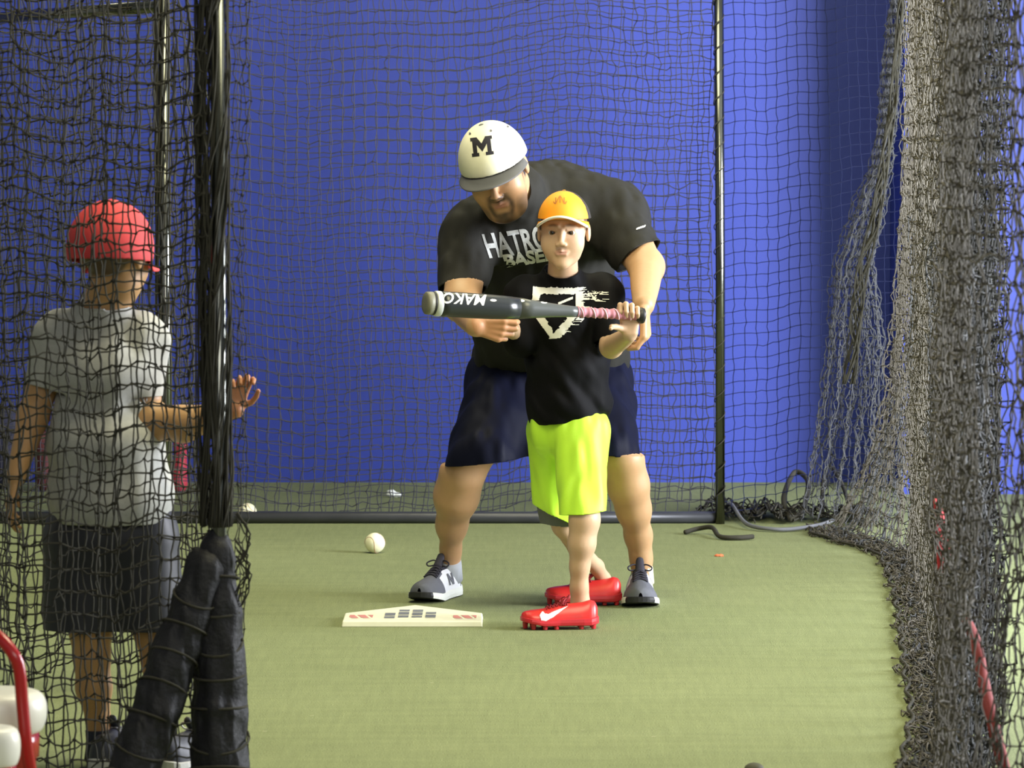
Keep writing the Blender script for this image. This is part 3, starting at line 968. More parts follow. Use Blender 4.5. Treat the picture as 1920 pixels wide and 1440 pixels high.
# ---- shoes
def shoe(parent, heel, ang, L, W, mats, style, zoff=0.0, pitch=0.0):
    """heel: rear ground point, ang: direction of the toe in the ground plane"""
    fwd = np.array([math.cos(ang), math.sin(ang), 0]); lat = np.array([-math.sin(ang), math.cos(ang), 0]); up = np.array([0, 0, 1.0])
    if pitch:
        fwd, up = nrm(fwd*math.cos(pitch)-up*math.sin(pitch)), nrm(up*math.cos(pitch)+fwd*math.sin(pitch))
        zoff = L*math.sin(pitch)
    heel = np.asarray(heel, float)+np.array([0, 0, zoff])
    k = L/.30*(.88 if style == 'cleat' else 1)
    tt = [0, .03, .10, .2, .35, .5, .65, .78, .88, .95, .985, 1.0]
    ww = [.16, .29, .38, .41, .40, .41, .47, .50, .46, .34, .21, .06]
    hh = [.055, .074, .082, .080, .088, .086, .068, .054, .045, .036, .028, .018]
    if style == 'cleat': hh = [.050, .076, .088, .078, .074, .074, .062, .048, .039, .031, .024, .016]
    T = np.concatenate([np.linspace(0, .1, 6), np.linspace(.13, .9, 24), np.linspace(.92, 1, 8)])
    w = np.interp(T, tt, ww)*W; h = np.interp(T, tt, hh)*k
    spring = np.interp(T, [0, .1, .7, 1], [.006, 0, 0, .020])*k
    sole_h = np.interp(T, [0, .5, .8, 1], [.034, .030, .024, .020])*k
    ns = 22
    V = []; Fc = []
    for i, t in enumerate(T):
        for j in range(ns+1):
            th = math.pi*j/ns
            cs, sn = math.cos(th), math.sin(th)
            nar = 1-.38*(sn**1.6)*np.interp(t, [0, .3, .6, 1], [.7, .9, 1.1, .6])
            y = w[i]*np.sign(cs)*abs(cs)**.75*nar
            z = spring[i]+sole_h[i]*.7+(h[i])*abs(sn)**.8
            V.append(heel+fwd*t*L+lat*y+up*z)
    for i in range(len(T)-1):
        for j in range(ns):
            q = i*(ns+1)+j; Fc.append((q, q+ns+1, q+ns+2, q+1))
    Fc.append(tuple(range(ns+1)))
    up_o = mk('shoe', V, Fc, mats['upper'], parent); fixn(up_o)
    if 'panel' in mats:
        up_o.data.materials.append(mats['panel']); up_o.data.materials.append(mats['dark'])
        idx = []
        for i in range(len(T)-1):
            t = T[i]
            for j in range(ns):
                th = j/ns; e = min(th, 1-th)
                m_ = 0
                if style == 'runner':
                    if .12 < t < .62 and e < .30-.25*abs(t-.42): m_ = 1
                    if t <= .12 and e > .12: m_ = 2
                    if t < .58 and e >= .30: m_ = 2
                    if t > .90 and e < .22: m_ = 0
                idx.append(m_)
        idx.append(2)
        up_o.data.polygons.foreach_set('material_index', idx)
    # sole
    Vs = []; Fs = []
    rings = [(1.0, 0.0), (1.09, .12), (1.11, .5), (1.07, .92), (1.0, 1.0)]
    n = len(T)
    out = []
    for sgn in (1, -1):
        pass
    per = [(T[i], w[i], spring[i], sole_h[i]) for i in range(n)]
    loop = [(a, b, c_, d_) for (a, b, c_, d_) in per]+[(a, -b, c_, d_) for (a, b, c_, d_) in reversed(per)]
    for (sc_, zz) in rings:
        for (t, wv, sp_, sh_) in loop:
            tx = .5+(t-.5)*(1+.03*(sc_ > 1.0))
            Vs.append(heel+fwd*tx*L+lat*wv*sc_+up*(sp_+sh_*zz))
    m = len(loop)
    mi = []
    for r_ in range(len(rings)-1):
        for j in range(m):
            a = r_*m+j; b = r_*m+(j+1) % m; Fs.append((a, b, b+m, a+m))
            mi.append(1 if (r_ == 0) or (style == 'runner' and loop[j][0] > .86 and abs(loop[j][1]) < W*.38) else 0)
    Fs.append(tuple(reversed(range(m)))); mi.append(1)
    Fs.append(tuple((len(rings)-1)*m+j for j in range(m))); mi.append(0)
    so = mk('sole', Vs, Fs, [mats['sole'], mats['outsole']], up_o, smooth=False); so.data.polygons.foreach_set('material_index', mi); fixn(so)
    if style == 'cleat':
        for (t, yy) in ((.06, .25), (.06, -.25), (.22, .28), (.22, -.28), (.55, .35), (.55, -.35), (.7, .38), (.7, -.38), (.85, .3), (.85, -.3), (.95, 0)):
            c0 = heel+fwd*t*L+lat*yy*W
            V2, F2 = lathe([(-.004, .009), (.016, .007)], c0+up*.006, -up, 8); mk('stud', V2, F2, mats['outsole'], up_o, smooth=False)
    # tongue and laces
    hI = lambda t: np.interp(t, T, h)+np.interp(t, T, spring)+np.interp(t, T, sole_h)*.7
    s = Sdf(); s.cone(heel+fwd*.47*L+up*hI(.47), heel+fwd*.37*L+up*(hI(.37)+.028*k), .017*k, .014*k, .01, side=fwd, flat=.45)
    v3, q3 = s.mesh(.004); mk('tongue', v3, q3, mats.get('dark', mats['upper']), up_o)
    lp = []
    for a in np.linspace(.42, .66, 6):
        for sg in (1, -1):
            pts = []
            for q in np.linspace(-1, 1, 9):
                tq = a+sg*.018*q
                wq = np.interp(tq, T, w)*.62
                pts.append(heel+fwd*tq*L+lat*q*wq*.75+up*(hI(tq)*(1-.10*q*q)+.003))
            lp.append(tube(pts, .0028*k, 5))
    for sg in (1, -1):                      # bow
        b0 = heel+fwd*.42*L+up*(hI(.42)+.006)
        lp.append(tube(catmull([b0, b0+lat*sg*.018+up*.012, b0+lat*sg*.038+fwd*.01+up*.004, b0+lat*sg*.03+fwd*.015-up*.006, b0+fwd*.004], 5), .0028*k, 5))
    mk('laces', *merge(lp), mats['lace'], up_o)
    return up_o, (heel, fwd, lat, up)

# ================================================================== THE MAN
def build_man():
    J = P
    t = thing('person', 'bearded man in cream cap and dark grey T-shirt bending over the boy', 'person', (J(1020, 1130, 12.7)[0], 12.7, 0))
    tone = (.47, .275, .140)
    px = 1/587.0
    s = Sdf()
    # torso
    s.ell(J(1030, 690, 12.93), (.225, .17, .15), .06)
    s.ell(J(1028, 610, 12.86), (.225, .165, .16), .06)
    s.ell(J(1025, 500, 12.72), (.195, .15, .17), .06)
    s.ell(J(1025, 410, 12.60), (.195, .15, .145), .06)
    s.cone(J(905, 430, 12.45), J(1145, 405, 12.50), .085, .085, .05)
    # neck and head
    hc = J(931, 322, 12.20)
    s.cone(J(985, 385, 12.44), J(948, 338, 12.26), .062, .066, .03)
    L, M = head(s, hc, (-.10, -.90, -.40), (-.30, -.30, .90), 1.12, fat=.009)
    # arms: image-left
    sl, el, wr = J(878, 445, 12.42), J(866, 568, 12.20), J(892, 612, 11.84)
    s.cone(sl, el, .072, .056, .04); s.cone(el, wr, .055, .032, .03, bulge=.08)
    hand(s, wr, (1, -.12, -.16), (.12, 1, .1), 1, .165, [(20, 62, 55), (28, 66, 58), (38, 68, 60), (48, 70, 60)], thumbdirs=[(.55, .8, .25), (.55, .85, .15), (.25, 1, -.05)], rr=1.15)
    # image-right
    sr, er, wr2 = J(1158, 415, 12.48), J(1212, 500, 12.25), J(1207, 572, 11.98)
    s.cone(sr, er, .078, .052, .04); s.cone(er, wr2, .052, .033, .03, bulge=.06)
    hand(s, J(1208, 578, 11.96), (.05, -.1, -1), (-.95, .25, 0), -1, .175, [(35, 50, 40), (45, 55, 45), (52, 60, 50), (58, 62, 50)], thumbdirs=[(.6, .5, .5), (.75, .1, .7), (.6, .0, .8)], rr=1.1)
    # legs
    for pts in ([(955, 735, 12.9, 60), (888, 845, 12.64, 39), (866, 890, 12.64, 39), (856, 930, 12.68, 40), (847, 985, 12.75, 27), (845, 1030, 12.80, 17), (846, 1075, 12.82, 19)],
                [(1100, 735, 12.9, 62), (1150, 820, 12.58, 38), (1168, 862, 12.55, 36), (1178, 910, 12.58, 36.5), (1188, 955, 12.62, 30), (1197, 1005, 12.68, 23), (1202, 1045, 12.70, 18), (1204, 1085, 12.71, 20)]):
        for a, b in zip(pts[:-1], pts[1:]):
            s.cone(J(*a[:3]), J(*b[:3]), a[3]*px, b[3]*px, .035)
    hl, hh_ = hc-.19, hc+.19
    def bx(c, r): return (np.asarray(c)-r, np.asarray(c)+r, .0025)
    h1 = J(928, 602, 11.82); h2 = J(1203, 605, 11.93)
    V, Q = s.mesh(.006, fine=[(hl, hh_, .0028), (h1-.09, h1+.09, .0028), (h2-.085, h2+.085, .0028)])
    cols = skin_cols(V, tone)
    q = local(V, hc, M, 1.12)
    cols = face_cols(cols, q, lip=(.40, .17, .13), brow=(.04, .025, .018), hair=(.03, .022, .016), hairline=.055, beard=(.055, .035, .022))
    redd = ((V-h1)**2).sum(1) < .07**2
    cols[redd] = cols[redd]*np.array([1.05, .88, .85])
    body = (V, Q, cols)
    eyes(t, hc, M, 1.12, down=.5)
    # ---- shirt
    M_sh = mat('charcoal_jersey', (.024, .0235, .021), rough=.72, var=.12, vscale=40, bump=.15, bscale=300, spec=.1)
    s = Sdf()
    s.ell(J(1030, 672, 12.92), (.256, .185, .155), .06)
    s.ell(J(1028, 605, 12.82), (.248, .18, .195), .06)
    s.ell(J(1024, 498, 12.66), (.215, .165, .215), .06)
    s.ell(J(1030, 402, 12.60), (.225, .178, .168), .08)
    s.cone(J(905, 430, 12.45), J(1145, 405, 12.52), .105, .11, .06)
    s.cone(J(990, 385, 12.50), J(965, 360, 12.36), .10, .09, .05)
    s.cone(J(876, 440, 12.44), J(868, 560, 12.27), .088, .072, .03)
    s.cone(J(1150, 415, 12.50), J(1208, 492, 12.28), .098, .070, .05)
    def disp(p):
        return .009*vnoise(p, (9, 9, 4.5), 1)+.007*vnoise(p, (34, 20, 6), 4)+.006*vnoise(p, (20, 16, 7), 2)+.0035*vnoise(p, (45, 30, 16), 3)
    V, Q = s.mesh(.0055, disp=disp)
    nk = J(943, 352, 12.20)
    V, Q = clip(V, Q, CC := [(J(868, 524, 12.20), (.05, -.30, -1), .17), (J(1199, 474, 12.31), (.52, -.25, -.72), .17),
                       (J(1030, 690, 12.9), (0, 0, -1), 9), (nk, None, (.105, .13, .098))])
    V = smoothv(V, Q, 1, .4)
    shirt = mk('t_shirt', V, Q, M_sh, t); solid(shirt, .004, 1); body = (tuck(body[0], s, CC), body[1], body[2])
    B = bvh_of(shirt)
    # printed words
    ang = math.radians(9)
    U = np.array([math.cos(ang), 0, math.sin(ang)]); W = np.array([-math.sin(ang)*1.6, 0, math.cos(ang)])
    v, f = text2d('HATRO', .105, shear=-.05, off=.0030, sx=.56)
    project('print', v, f, J(968, 456, 12.3), U, W, (0, 1, 0), B, M_printg, shirt, off=.0058)
    v, f = text2d('BASEB', .058, shear=0, off=.0025, sx=1.0)
    project('print', [(a+.044, b) for a, b in v], f, J(966, 488, 12.3), U, W, (0, 1, 0), B, M_print, shirt, off=.0058)
    v, f = raster2d(inpoly([(-.014, -.004), (.012, .004), (.014, .010), (-.012, .002)]), -.02, .02, -.02, .02, .002)
    project('sleeve_mark', v, f, J(1203, 432, 12.2), (1, 0, 0), (0, 0, 1), (0, 1, 0), B, M_print, shirt, off=.0058)
    # ---- shorts
    M_so = mat('navy_shorts', (.004, .005, .016), rough=.6, var=.12, vscale=30, bump=.1, bscale=250, spec=.1)
    s = Sdf()
    s.ell(J(1028, 712, 12.93), (.262, .14, .185), .06)
    s.cone(J(960, 735, 12.88), J(911, 868, 12.60), .150, .122, .05)
    s.cone(J(1098, 735, 12.88), J(1136, 850, 12.58), .148, .104, .05)
    def disp2(p): return .008*vnoise(p, (12, 12, 4), 11)+.006*vnoise(p, (38, 22, 5), 14)+.005*vnoise(p, (26, 20, 8), 12)
    V, Q = s.mesh(.0055, disp=disp2)
    V, Q = clip(V, Q, CC := [(J(910, 864, 12.62), (.12, 0, -1), .21), (J(1136, 850, 12.60), (-.04, 0, -1), .17), (J(1028, 668, 12.93), (0, 0, 1), 9)])
    V = smoothv(V, Q, 1, .4)
    sh = mk('shorts', V, Q, M_so, t); solid(sh, .004, 1)
    o = mk('body', tuck(body[0], s, CC), body[1], M_skin, t); paint(o, body[2])
    # ---- cap
    M_cr = mat('cream_cap_cloth', (.80, .77, .58), rough=.8, var=.05, vscale=60)
    M_br = mat('grey_brim_cloth', (.10, .10, .105), rough=.7, var=.1)
    M_na = mat('black_embroidery', (.012, .010, .016), rough=.8)
    hat, bv = cap(t, hc, M, 1.12, [M_cr, M_br, M_br], curve=.010, L=.078, droop=.006, crown=(.0935, .108, .112), cy=.030, cut=.030, tiltb=.06, wide=2.2)
    B = bvh_of(hat)
    poly = [(-.5, -.5), (-.15, -.5), (-.15, -.33), (-.24, -.33), (-.24, .12), (0, -.28), (.24, .12), (.24, -.33), (.15, -.33), (.15, -.5), (.5, -.5), (.5, -.33), (.42, -.33), (.42, .33), (.5, .33), (.5, .5), (.2, .5), (0, .14), (-.2, .5), (-.5, .5), (-.5, .33), (-.42, .33), (-.42, -.33), (-.5, -.33)]
    ph = [(x*.064, y*.056) for x, y in poly]
    v, f = raster2d(inpoly(ph), -.034, .034, -.03, .03, .0012)
    fd = M[:, 2]; og = J(904, 275, 12.05)
    a0 = math.radians(7)
    Uw = nrm([math.cos(a0), 0, math.sin(a0)]); Ww = nrm([-math.sin(a0), 0, math.cos(a0)])
    project('letter_emblem', v, f, og, Uw, Ww, (0, 1, 0), B, M_na, hat, off=.0045)
    ey = []
    for (ex, ey_) in ((882, 252), (920, 247), (951, 239), (905, 224)):
        v, f = raster2d(lambda x, y: x*x+y*y < .0034**2, -.004, .004, -.004, .004, .0011)
        project('eyelet', v, f, J(ex, ey_, 12.05), Uw, Ww, (0, 1, 0), B, M_br, hat, off=.0042)
    # ---- shoes
    mg = mat('grey_mesh_shoe', (.11, .115, .14), rough=.75, bump=.4, bscale=500)
    mw = mat('white_shoe_leather', (.72, .73, .76), rough=.45); md = mat('dark_shoe_lining', (.022, .02, .035), rough=.7)
    ms = mat('white_midsole', (.74, .76, .72), rough=.5)
    mm = dict(upper=mg, panel=mw, dark=md, sole=ms, outsole=M_black, lace=md)
    toeL = G(786, 1132); heelL = G(868, 1109)
    d = toeL-heelL; angL = math.atan2(d[1], d[0])
    toe1 = toeL; hl1 = toe1-np.array([math.cos(angL), math.sin(angL), 0])*.29
    s1, fr1 = shoe(t, hl1, angL, .29, .105, mm, 'runner')
    s2, fr2 = shoe(t, G(1204, 1141)+np.array([.0, .285, 0]), math.radians(-91), .29, .112, mm, 'runner')
    for so, fr_, sg in ((s1, fr1, 1), (s2, fr2, 1)):
        hel, fw, la, up = fr_
        B = bvh_of(so)
        Np = [(-.5, -.5), (-.22, -.5), (-.22, .1), (.22, -.5), (.5, -.5), (.5, .5), (.22, .5), (.22, -.1), (-.22, .5), (-.5, .5)]
        v, f = raster2d(inpoly([(x*.042+.2*y*.03, y*.036) for x, y in Np]), -.035, .035, -.03, .03, .0018)
        side = la*sg
        project('side_letter', v, f, hel+fw*.112+up*.062+side*.05, -fw*sg*1.0 if sg > 0 else fw, up, -side, B, mg, so, off=.0022)
    M_sock = mat('pale_grey_sock', (.45, .47, .52), rough=.9)
    V, f = tube([J(846, 1052, 12.80), J(846, 1062, 12.81), J(845, 1085, 12.83)], [.033, .035, .040], 18); mk('sock', V, f, M_sock, t)
    V, f = tube([J(1203, 1058, 12.70), J(1204, 1068, 12.71), J(1204, 1092, 12.72)], [.034, .036, .040], 18); mk('sock', V, f, mat('cream_sock', (.70, .66, .52), rough=.9), t)
    return t

# ================================================================== THE BOY WITH THE BAT
def build_boy():
    J = P
    t = thing('person', 'boy in orange cap, black T-shirt and lime shorts holding the bat', 'person', (J(1070, 1160, 12.2)[0], 12.2, 0))
    tone = (.57, .375, .235)
    px = 1/607.0
    s = Sdf()
    s.ell(J(1062, 770, 12.22), (.125, .12, .095), .04)
    s.ell(J(1060, 680, 12.22), (.112, .13, .085), .04)
    s.ell(J(1056, 590, 12.20), (.122, .11, .085), .05)
    s.cone(J(985, 552, 12.20), J(1130, 548, 12.20), .045, .045, .03)
    s.cone(J(1055, 540, 12.20), J(1056, 480, 12.14), .050, .044, .02)
    hc = J(1057, 437, 12.10)
    L, M = head(s, hc, (-.10, -1, -.02), (.0, -.02, 1), .90, child=True)
    # image-left arm
    a, b, c = J(973, 560, 12.18), J(972, 628, 12.14), J(948, 608, 11.98)
    s.cone(a, b, .038, .030, .02); s.cone(b, c, .031, .021, .02)
    hand(s, J(944, 604, 11.93), (-.15, -.75, 1), (0, -1, -.2), 1, .122, [(20, 50, 45)]*2+[(24, 52, 45)]*2)
    # image-right arm
    a, b, c = J(1143, 560, 12.18), J(1146, 650, 12.06), J(1181, 628, 11.815)
    s.cone(a, b, .038, .033, .02); s.cone(b, c, .033, .022, .02, bulge=.08)
    hand(s, J(1182, 626, 11.803), (-.06, -.02, 1), (0, -1, -.1), -1, .155, [(68, 92, 60), (68, 92, 60), (68, 92, 60), (70, 92, 60)], rr=1.14, thumbdirs=[(.3, .7, .7), (.1, .5, .9), (-.2, .2, 1)])
    # legs: near leg, far leg
    for pts in ([(1092, 800, 12.18, 34), (1097, 930, 12.04, 28), (1096, 975, 12.0, 28), (1091, 1020, 12.0, 25), (1087, 1062, 12.01, 18), (1086, 1100, 12.02, 16), (1088, 1130, 12.03, 19)],
                [(1035, 800, 12.28, 40), (1040, 930, 12.36, 30), (1056, 985, 12.40, 21), (1085, 1030, 12.45, 18), (1118, 1062, 12.56, 14), (1131, 1086, 12.61, 14), (1136, 1108, 12.62, 15)]):
        for p_, q_ in zip(pts[:-1], pts[1:]):
            s.cone(J(*p_[:3]), J(*q_[:3]), p_[3]*px, q_[3]*px, .015)
    h1 = J(1178, 596, 11.80); h2 = J(940, 572, 11.87)
    V, Q = s.mesh(.0055, fine=[(hc-.155, hc+.155, .0024), (h1-.06, h1+.06, .0022), (h2-.05, h2+.05, .0022)])
    cols = skin_cols(V, tone)
    q = local(V, hc, M, .90)
    cols = face_cols(cols, q, lip=(.52, .24, .19), brow=(.12, .07, .04), hair=(.12, .075, .04), hairline=.056)
    body = (V, Q, cols)
    eyes(t, hc, M, .90, down=.05, big=1.14)
    # shirt
    M_sh = mat('black_t_shirt_cloth', (.004, .004, .005), rough=.7, var=.12, vscale=40, bump=.12, bscale=300, spec=.1)
    s = Sdf()
    s.ell(J(1063, 760, 12.22), (.132, .13, .112), .05)
    s.ell(J(1061, 680, 12.22), (.126, .14, .108), .05)
    s.ell(J(1056, 598, 12.20), (.145, .125, .108), .06)
    s.cone(J(985, 552, 12.20), J(1130, 547, 12.20), .056, .056, .035)
    s.cone(J(1055, 550, 12.21), J(1055, 524, 12.19), .085, .066, .03)
    s.cone(J(978, 560, 12.19), J(975, 640, 12.13), .054, .052, .025)
    s.cone(J(1136, 560, 12.18), J(1142, 632, 12.11), .053, .047, .025)
    def disp(p):
        q_ = np.stack([p[..., 0]+p[..., 2]*.75, p[..., 1], p[..., 2]-p[..., 0]*.75], -1)
        return .007*vnoise(q_, (30, 16, 6), 24)+.006*vnoise(p, (14, 12, 6), 21)+.0045*vnoise(p, (30, 22, 11), 22)+.005*np.sin((p[..., 0]*1.0+p[..., 2]*.8)*38+4*vnoise(p, (7, 7, 7), 23))*np.clip((1.02-p[..., 2])*3, 0, 1)
    V, Q = s.mesh(.005, disp=disp)
    V, Q = clip(V, Q, CC := [(J(966, 630, 12.06), (-.25, -1.0, -.55), .085), (J(1150, 636, 12.08), (.10, -.25, -1), .068), (J(1063, 788, 12.22), (.0, 0, -1), 9), (J(1053, 492, 12.13), None, (.067, .11, .049))])
    # hem runs lower on the image-left side
    V = smoothv(V, Q, 1, .4)
    hz = (P(1000, 797, 12.2)[2], P(1140, 780, 12.2)[2])
    m = V[:, 2] < hz[0]+.05
    V[m, 2] += (np.interp(V[m, 0], [P(985, 0, 12.2)[0], P(1140, 0, 12.2)[0]], [-.014, .012]))*sstep(hz[0]+.05-V[m, 2], 0, .05)
    shirt = mk('t_shirt', V, Q, M_sh, t); solid(shirt, .0035, 1); body = (tuck(body[0], s, CC), body[1], body[2])
    B = bvh_of(shirt)
    # ragged brushed pentagon with a bar through it; pixels of the photo relative to (1050,590)
    def pr(x, y):
        X = x*S(12.08)+1050; Yp = 590-y*S(12.08)
        p = np.array([[X*.32, Yp*.62, 3.]], np.float32)
        n1 = float(vnoise(p, (.16, .9, 1), 31)[0]); n2 = float(vnoise(np.array([[X, Yp, 1.]], np.float32), (.35, .35, 1), 32)[0])
        rag = 3.0*n2
        # top bar
        if 999 < X and 541+rag*.6 < Yp < 554+rag*.5 and X < 1092+14*n1: return True
        if 999+rag*.3 < X < 1013+rag and 541 < Yp < 566: return True
        if 1079 < X < 1096+16*n1 and 545 < Yp < 583: return True
        if 1094 <= X < 1128+22*n1 and 548+8*abs(n2) < Yp < 566+6*n1: return n1+n2 > -.25
        # slash in the middle
        if abs((Yp-566)+(X-1060)*.38) < 2.2 and 1047 < X < 1074: return True
        # lower V
        e1 = (Yp-590)-(X-1001)*1.32
        if 590 < Yp < 634 and -21+rag < e1 < 0 and X < 1037: return True
        e2 = (Yp-590)+(X-1074)*1.12
        if 588 < Yp < 634 and -6+rag < e2 < 14+rag*2.5 and X > 1030: return True
        if 590 < Yp < 622 and e2 >= 14 and e2 < 30 and X > 1040: return n1 > .25
        return False
    v, f = raster2d(pr, -.10, .17, -.09, .095, .0016)
    project('print', v, f, J(1050, 590, 12.08), (1, 0, 0), (0, 0, 1), (0, 1, 0), B, M_print, shirt, off=.0052)
    # lime shorts
    M_li = mat('lime_shorts_cloth', (.58, .97, .05), rough=.55, var=.05, vscale=30, bump=.08, bscale=200)
    s = Sdf()
    s.ell(J(1063, 800, 12.22), (.122, .10, .105), .04)
    s.cone(J(1088, 810, 12.17), J(1095, 985, 12.00), .086, .063, .03)
    s.cone(J(1036, 810, 12.26), J(1042, 985, 12.36), .078, .064, .03)
    def disp2(p): return .007*vnoise(p, (20, 20, 4), 41)+.005*vnoise(p, (42, 30, 5), 44)+.004*vnoise(p, (38, 30, 7), 42)
    V, Q = s.mesh(.005, disp=disp2)
    V, Q = clip(V, Q, CC := [(J(1097, 962, 12.0), (.1, .0, -1), .105), (J(1035, 960, 12.37), (-.55, 0, -1), .16), (J(1063, 770, 12.22), (0, 0, 1), 9)])
    V = smoothv(V, Q, 1, .4)
    sh = mk('shorts', V, Q, M_li, t); solid(sh, .0035, 1)
    o = mk('body', tuck(body[0], s, CC), body[1], M_skin, t); paint(o, body[2])
    s = Sdf(); s.cone(J(1038, 930, 12.36), J(1044, 1010, 12.39), .056, .040, .02)
    V, Q = s.mesh(.005); V, Q = clip(V, Q, [(J(1045, 983, 12.38), (-.15, 0, -1), .2), (J(1038, 930, 12.36), (0, 0, 1), .2)])
    o = mk('shorts_liner', V, Q, mat('grey_liner', (.13, .14, .13), rough=.8), t); solid(o, .003, 1)
    # cap
    M_or = mat('orange_cap_cloth', (.93, .36, .012), rough=.65, var=.04)
    M_bk = mat('black_cap_cloth', (.02, .015, .012), rough=.8)
    hat, bv = cap(t, hc, M, .90, [M_or, M_or, M_or, M_bk], curve=.040, L=.066, droop=-.010, crown=(.0905, .110, .108), cy=.032, cut=.050, tiltb=.0, brim_edge=mat('white_piping', (.85, .80, .72), rough=.6))
    B = bvh_of(hat)
    v, f = raster2d(lambda x, y: (abs(y-.010*math.cos(x*220)) < .0022 and abs(x) < .020) or (abs(x) < .0016 and abs(y) < .009) or (abs(abs(x)-.012) < .0016 and abs(y) < .007), -.024, .024, -.014, .014, .0011)
    project('front_emblem', v, f, J(1051, 377, 11.95), (1, 0, 0), (0, 0, 1), (0, 1, 0), B, mat('brown_stitching', (.45, .16, .03), rough=.8), hat, off=.0042)
    # cleats
    mr = mat('red_cleat_leather', (.66, .028, .026), rough=.35, var=.06)
    mr2 = mat('dark_red_lining', (.28, .012, .02), rough=.6); mr3 = mat('red_cleat_sole', (.52, .02, .03), rough=.4)
    mm = dict(upper=mr, dark=mr2, sole=mr3, outsole=mr3, lace=mr2)
    hp1 = G(1120, 1178); s1, (hel, fw, la, up) = shoe(t, hp1+np.array([0, 0, .012]), math.radians(184.5), .232, .092, mm, 'cleat')
    hp2 = G(1164, 1134); s2, _ = shoe(t, hp2+np.array([0, 0, .012]), math.radians(181), .24, .09, mm, 'cleat')
    B = bvh_of(s1)
    sw = [(-.062, .006), (-.056, -.012), (-.036, -.016), (-.004, -.002), (.056, .034), (.0, .018), (-.026, .008), (-.040, .010), (-.050, .018)]
    sw = [(x*.74, y*.80) for x, y in sw]
    v, f = raster2d(inpoly(sw), -.06, .05, -.02, .04, .0012)
    project('swoosh', v, f, J(1040, 1153, 11.95), (1, 0, .03), (0, 0, 1), (0, 1, 0), B, M_print, s1, off=.002)
    return t

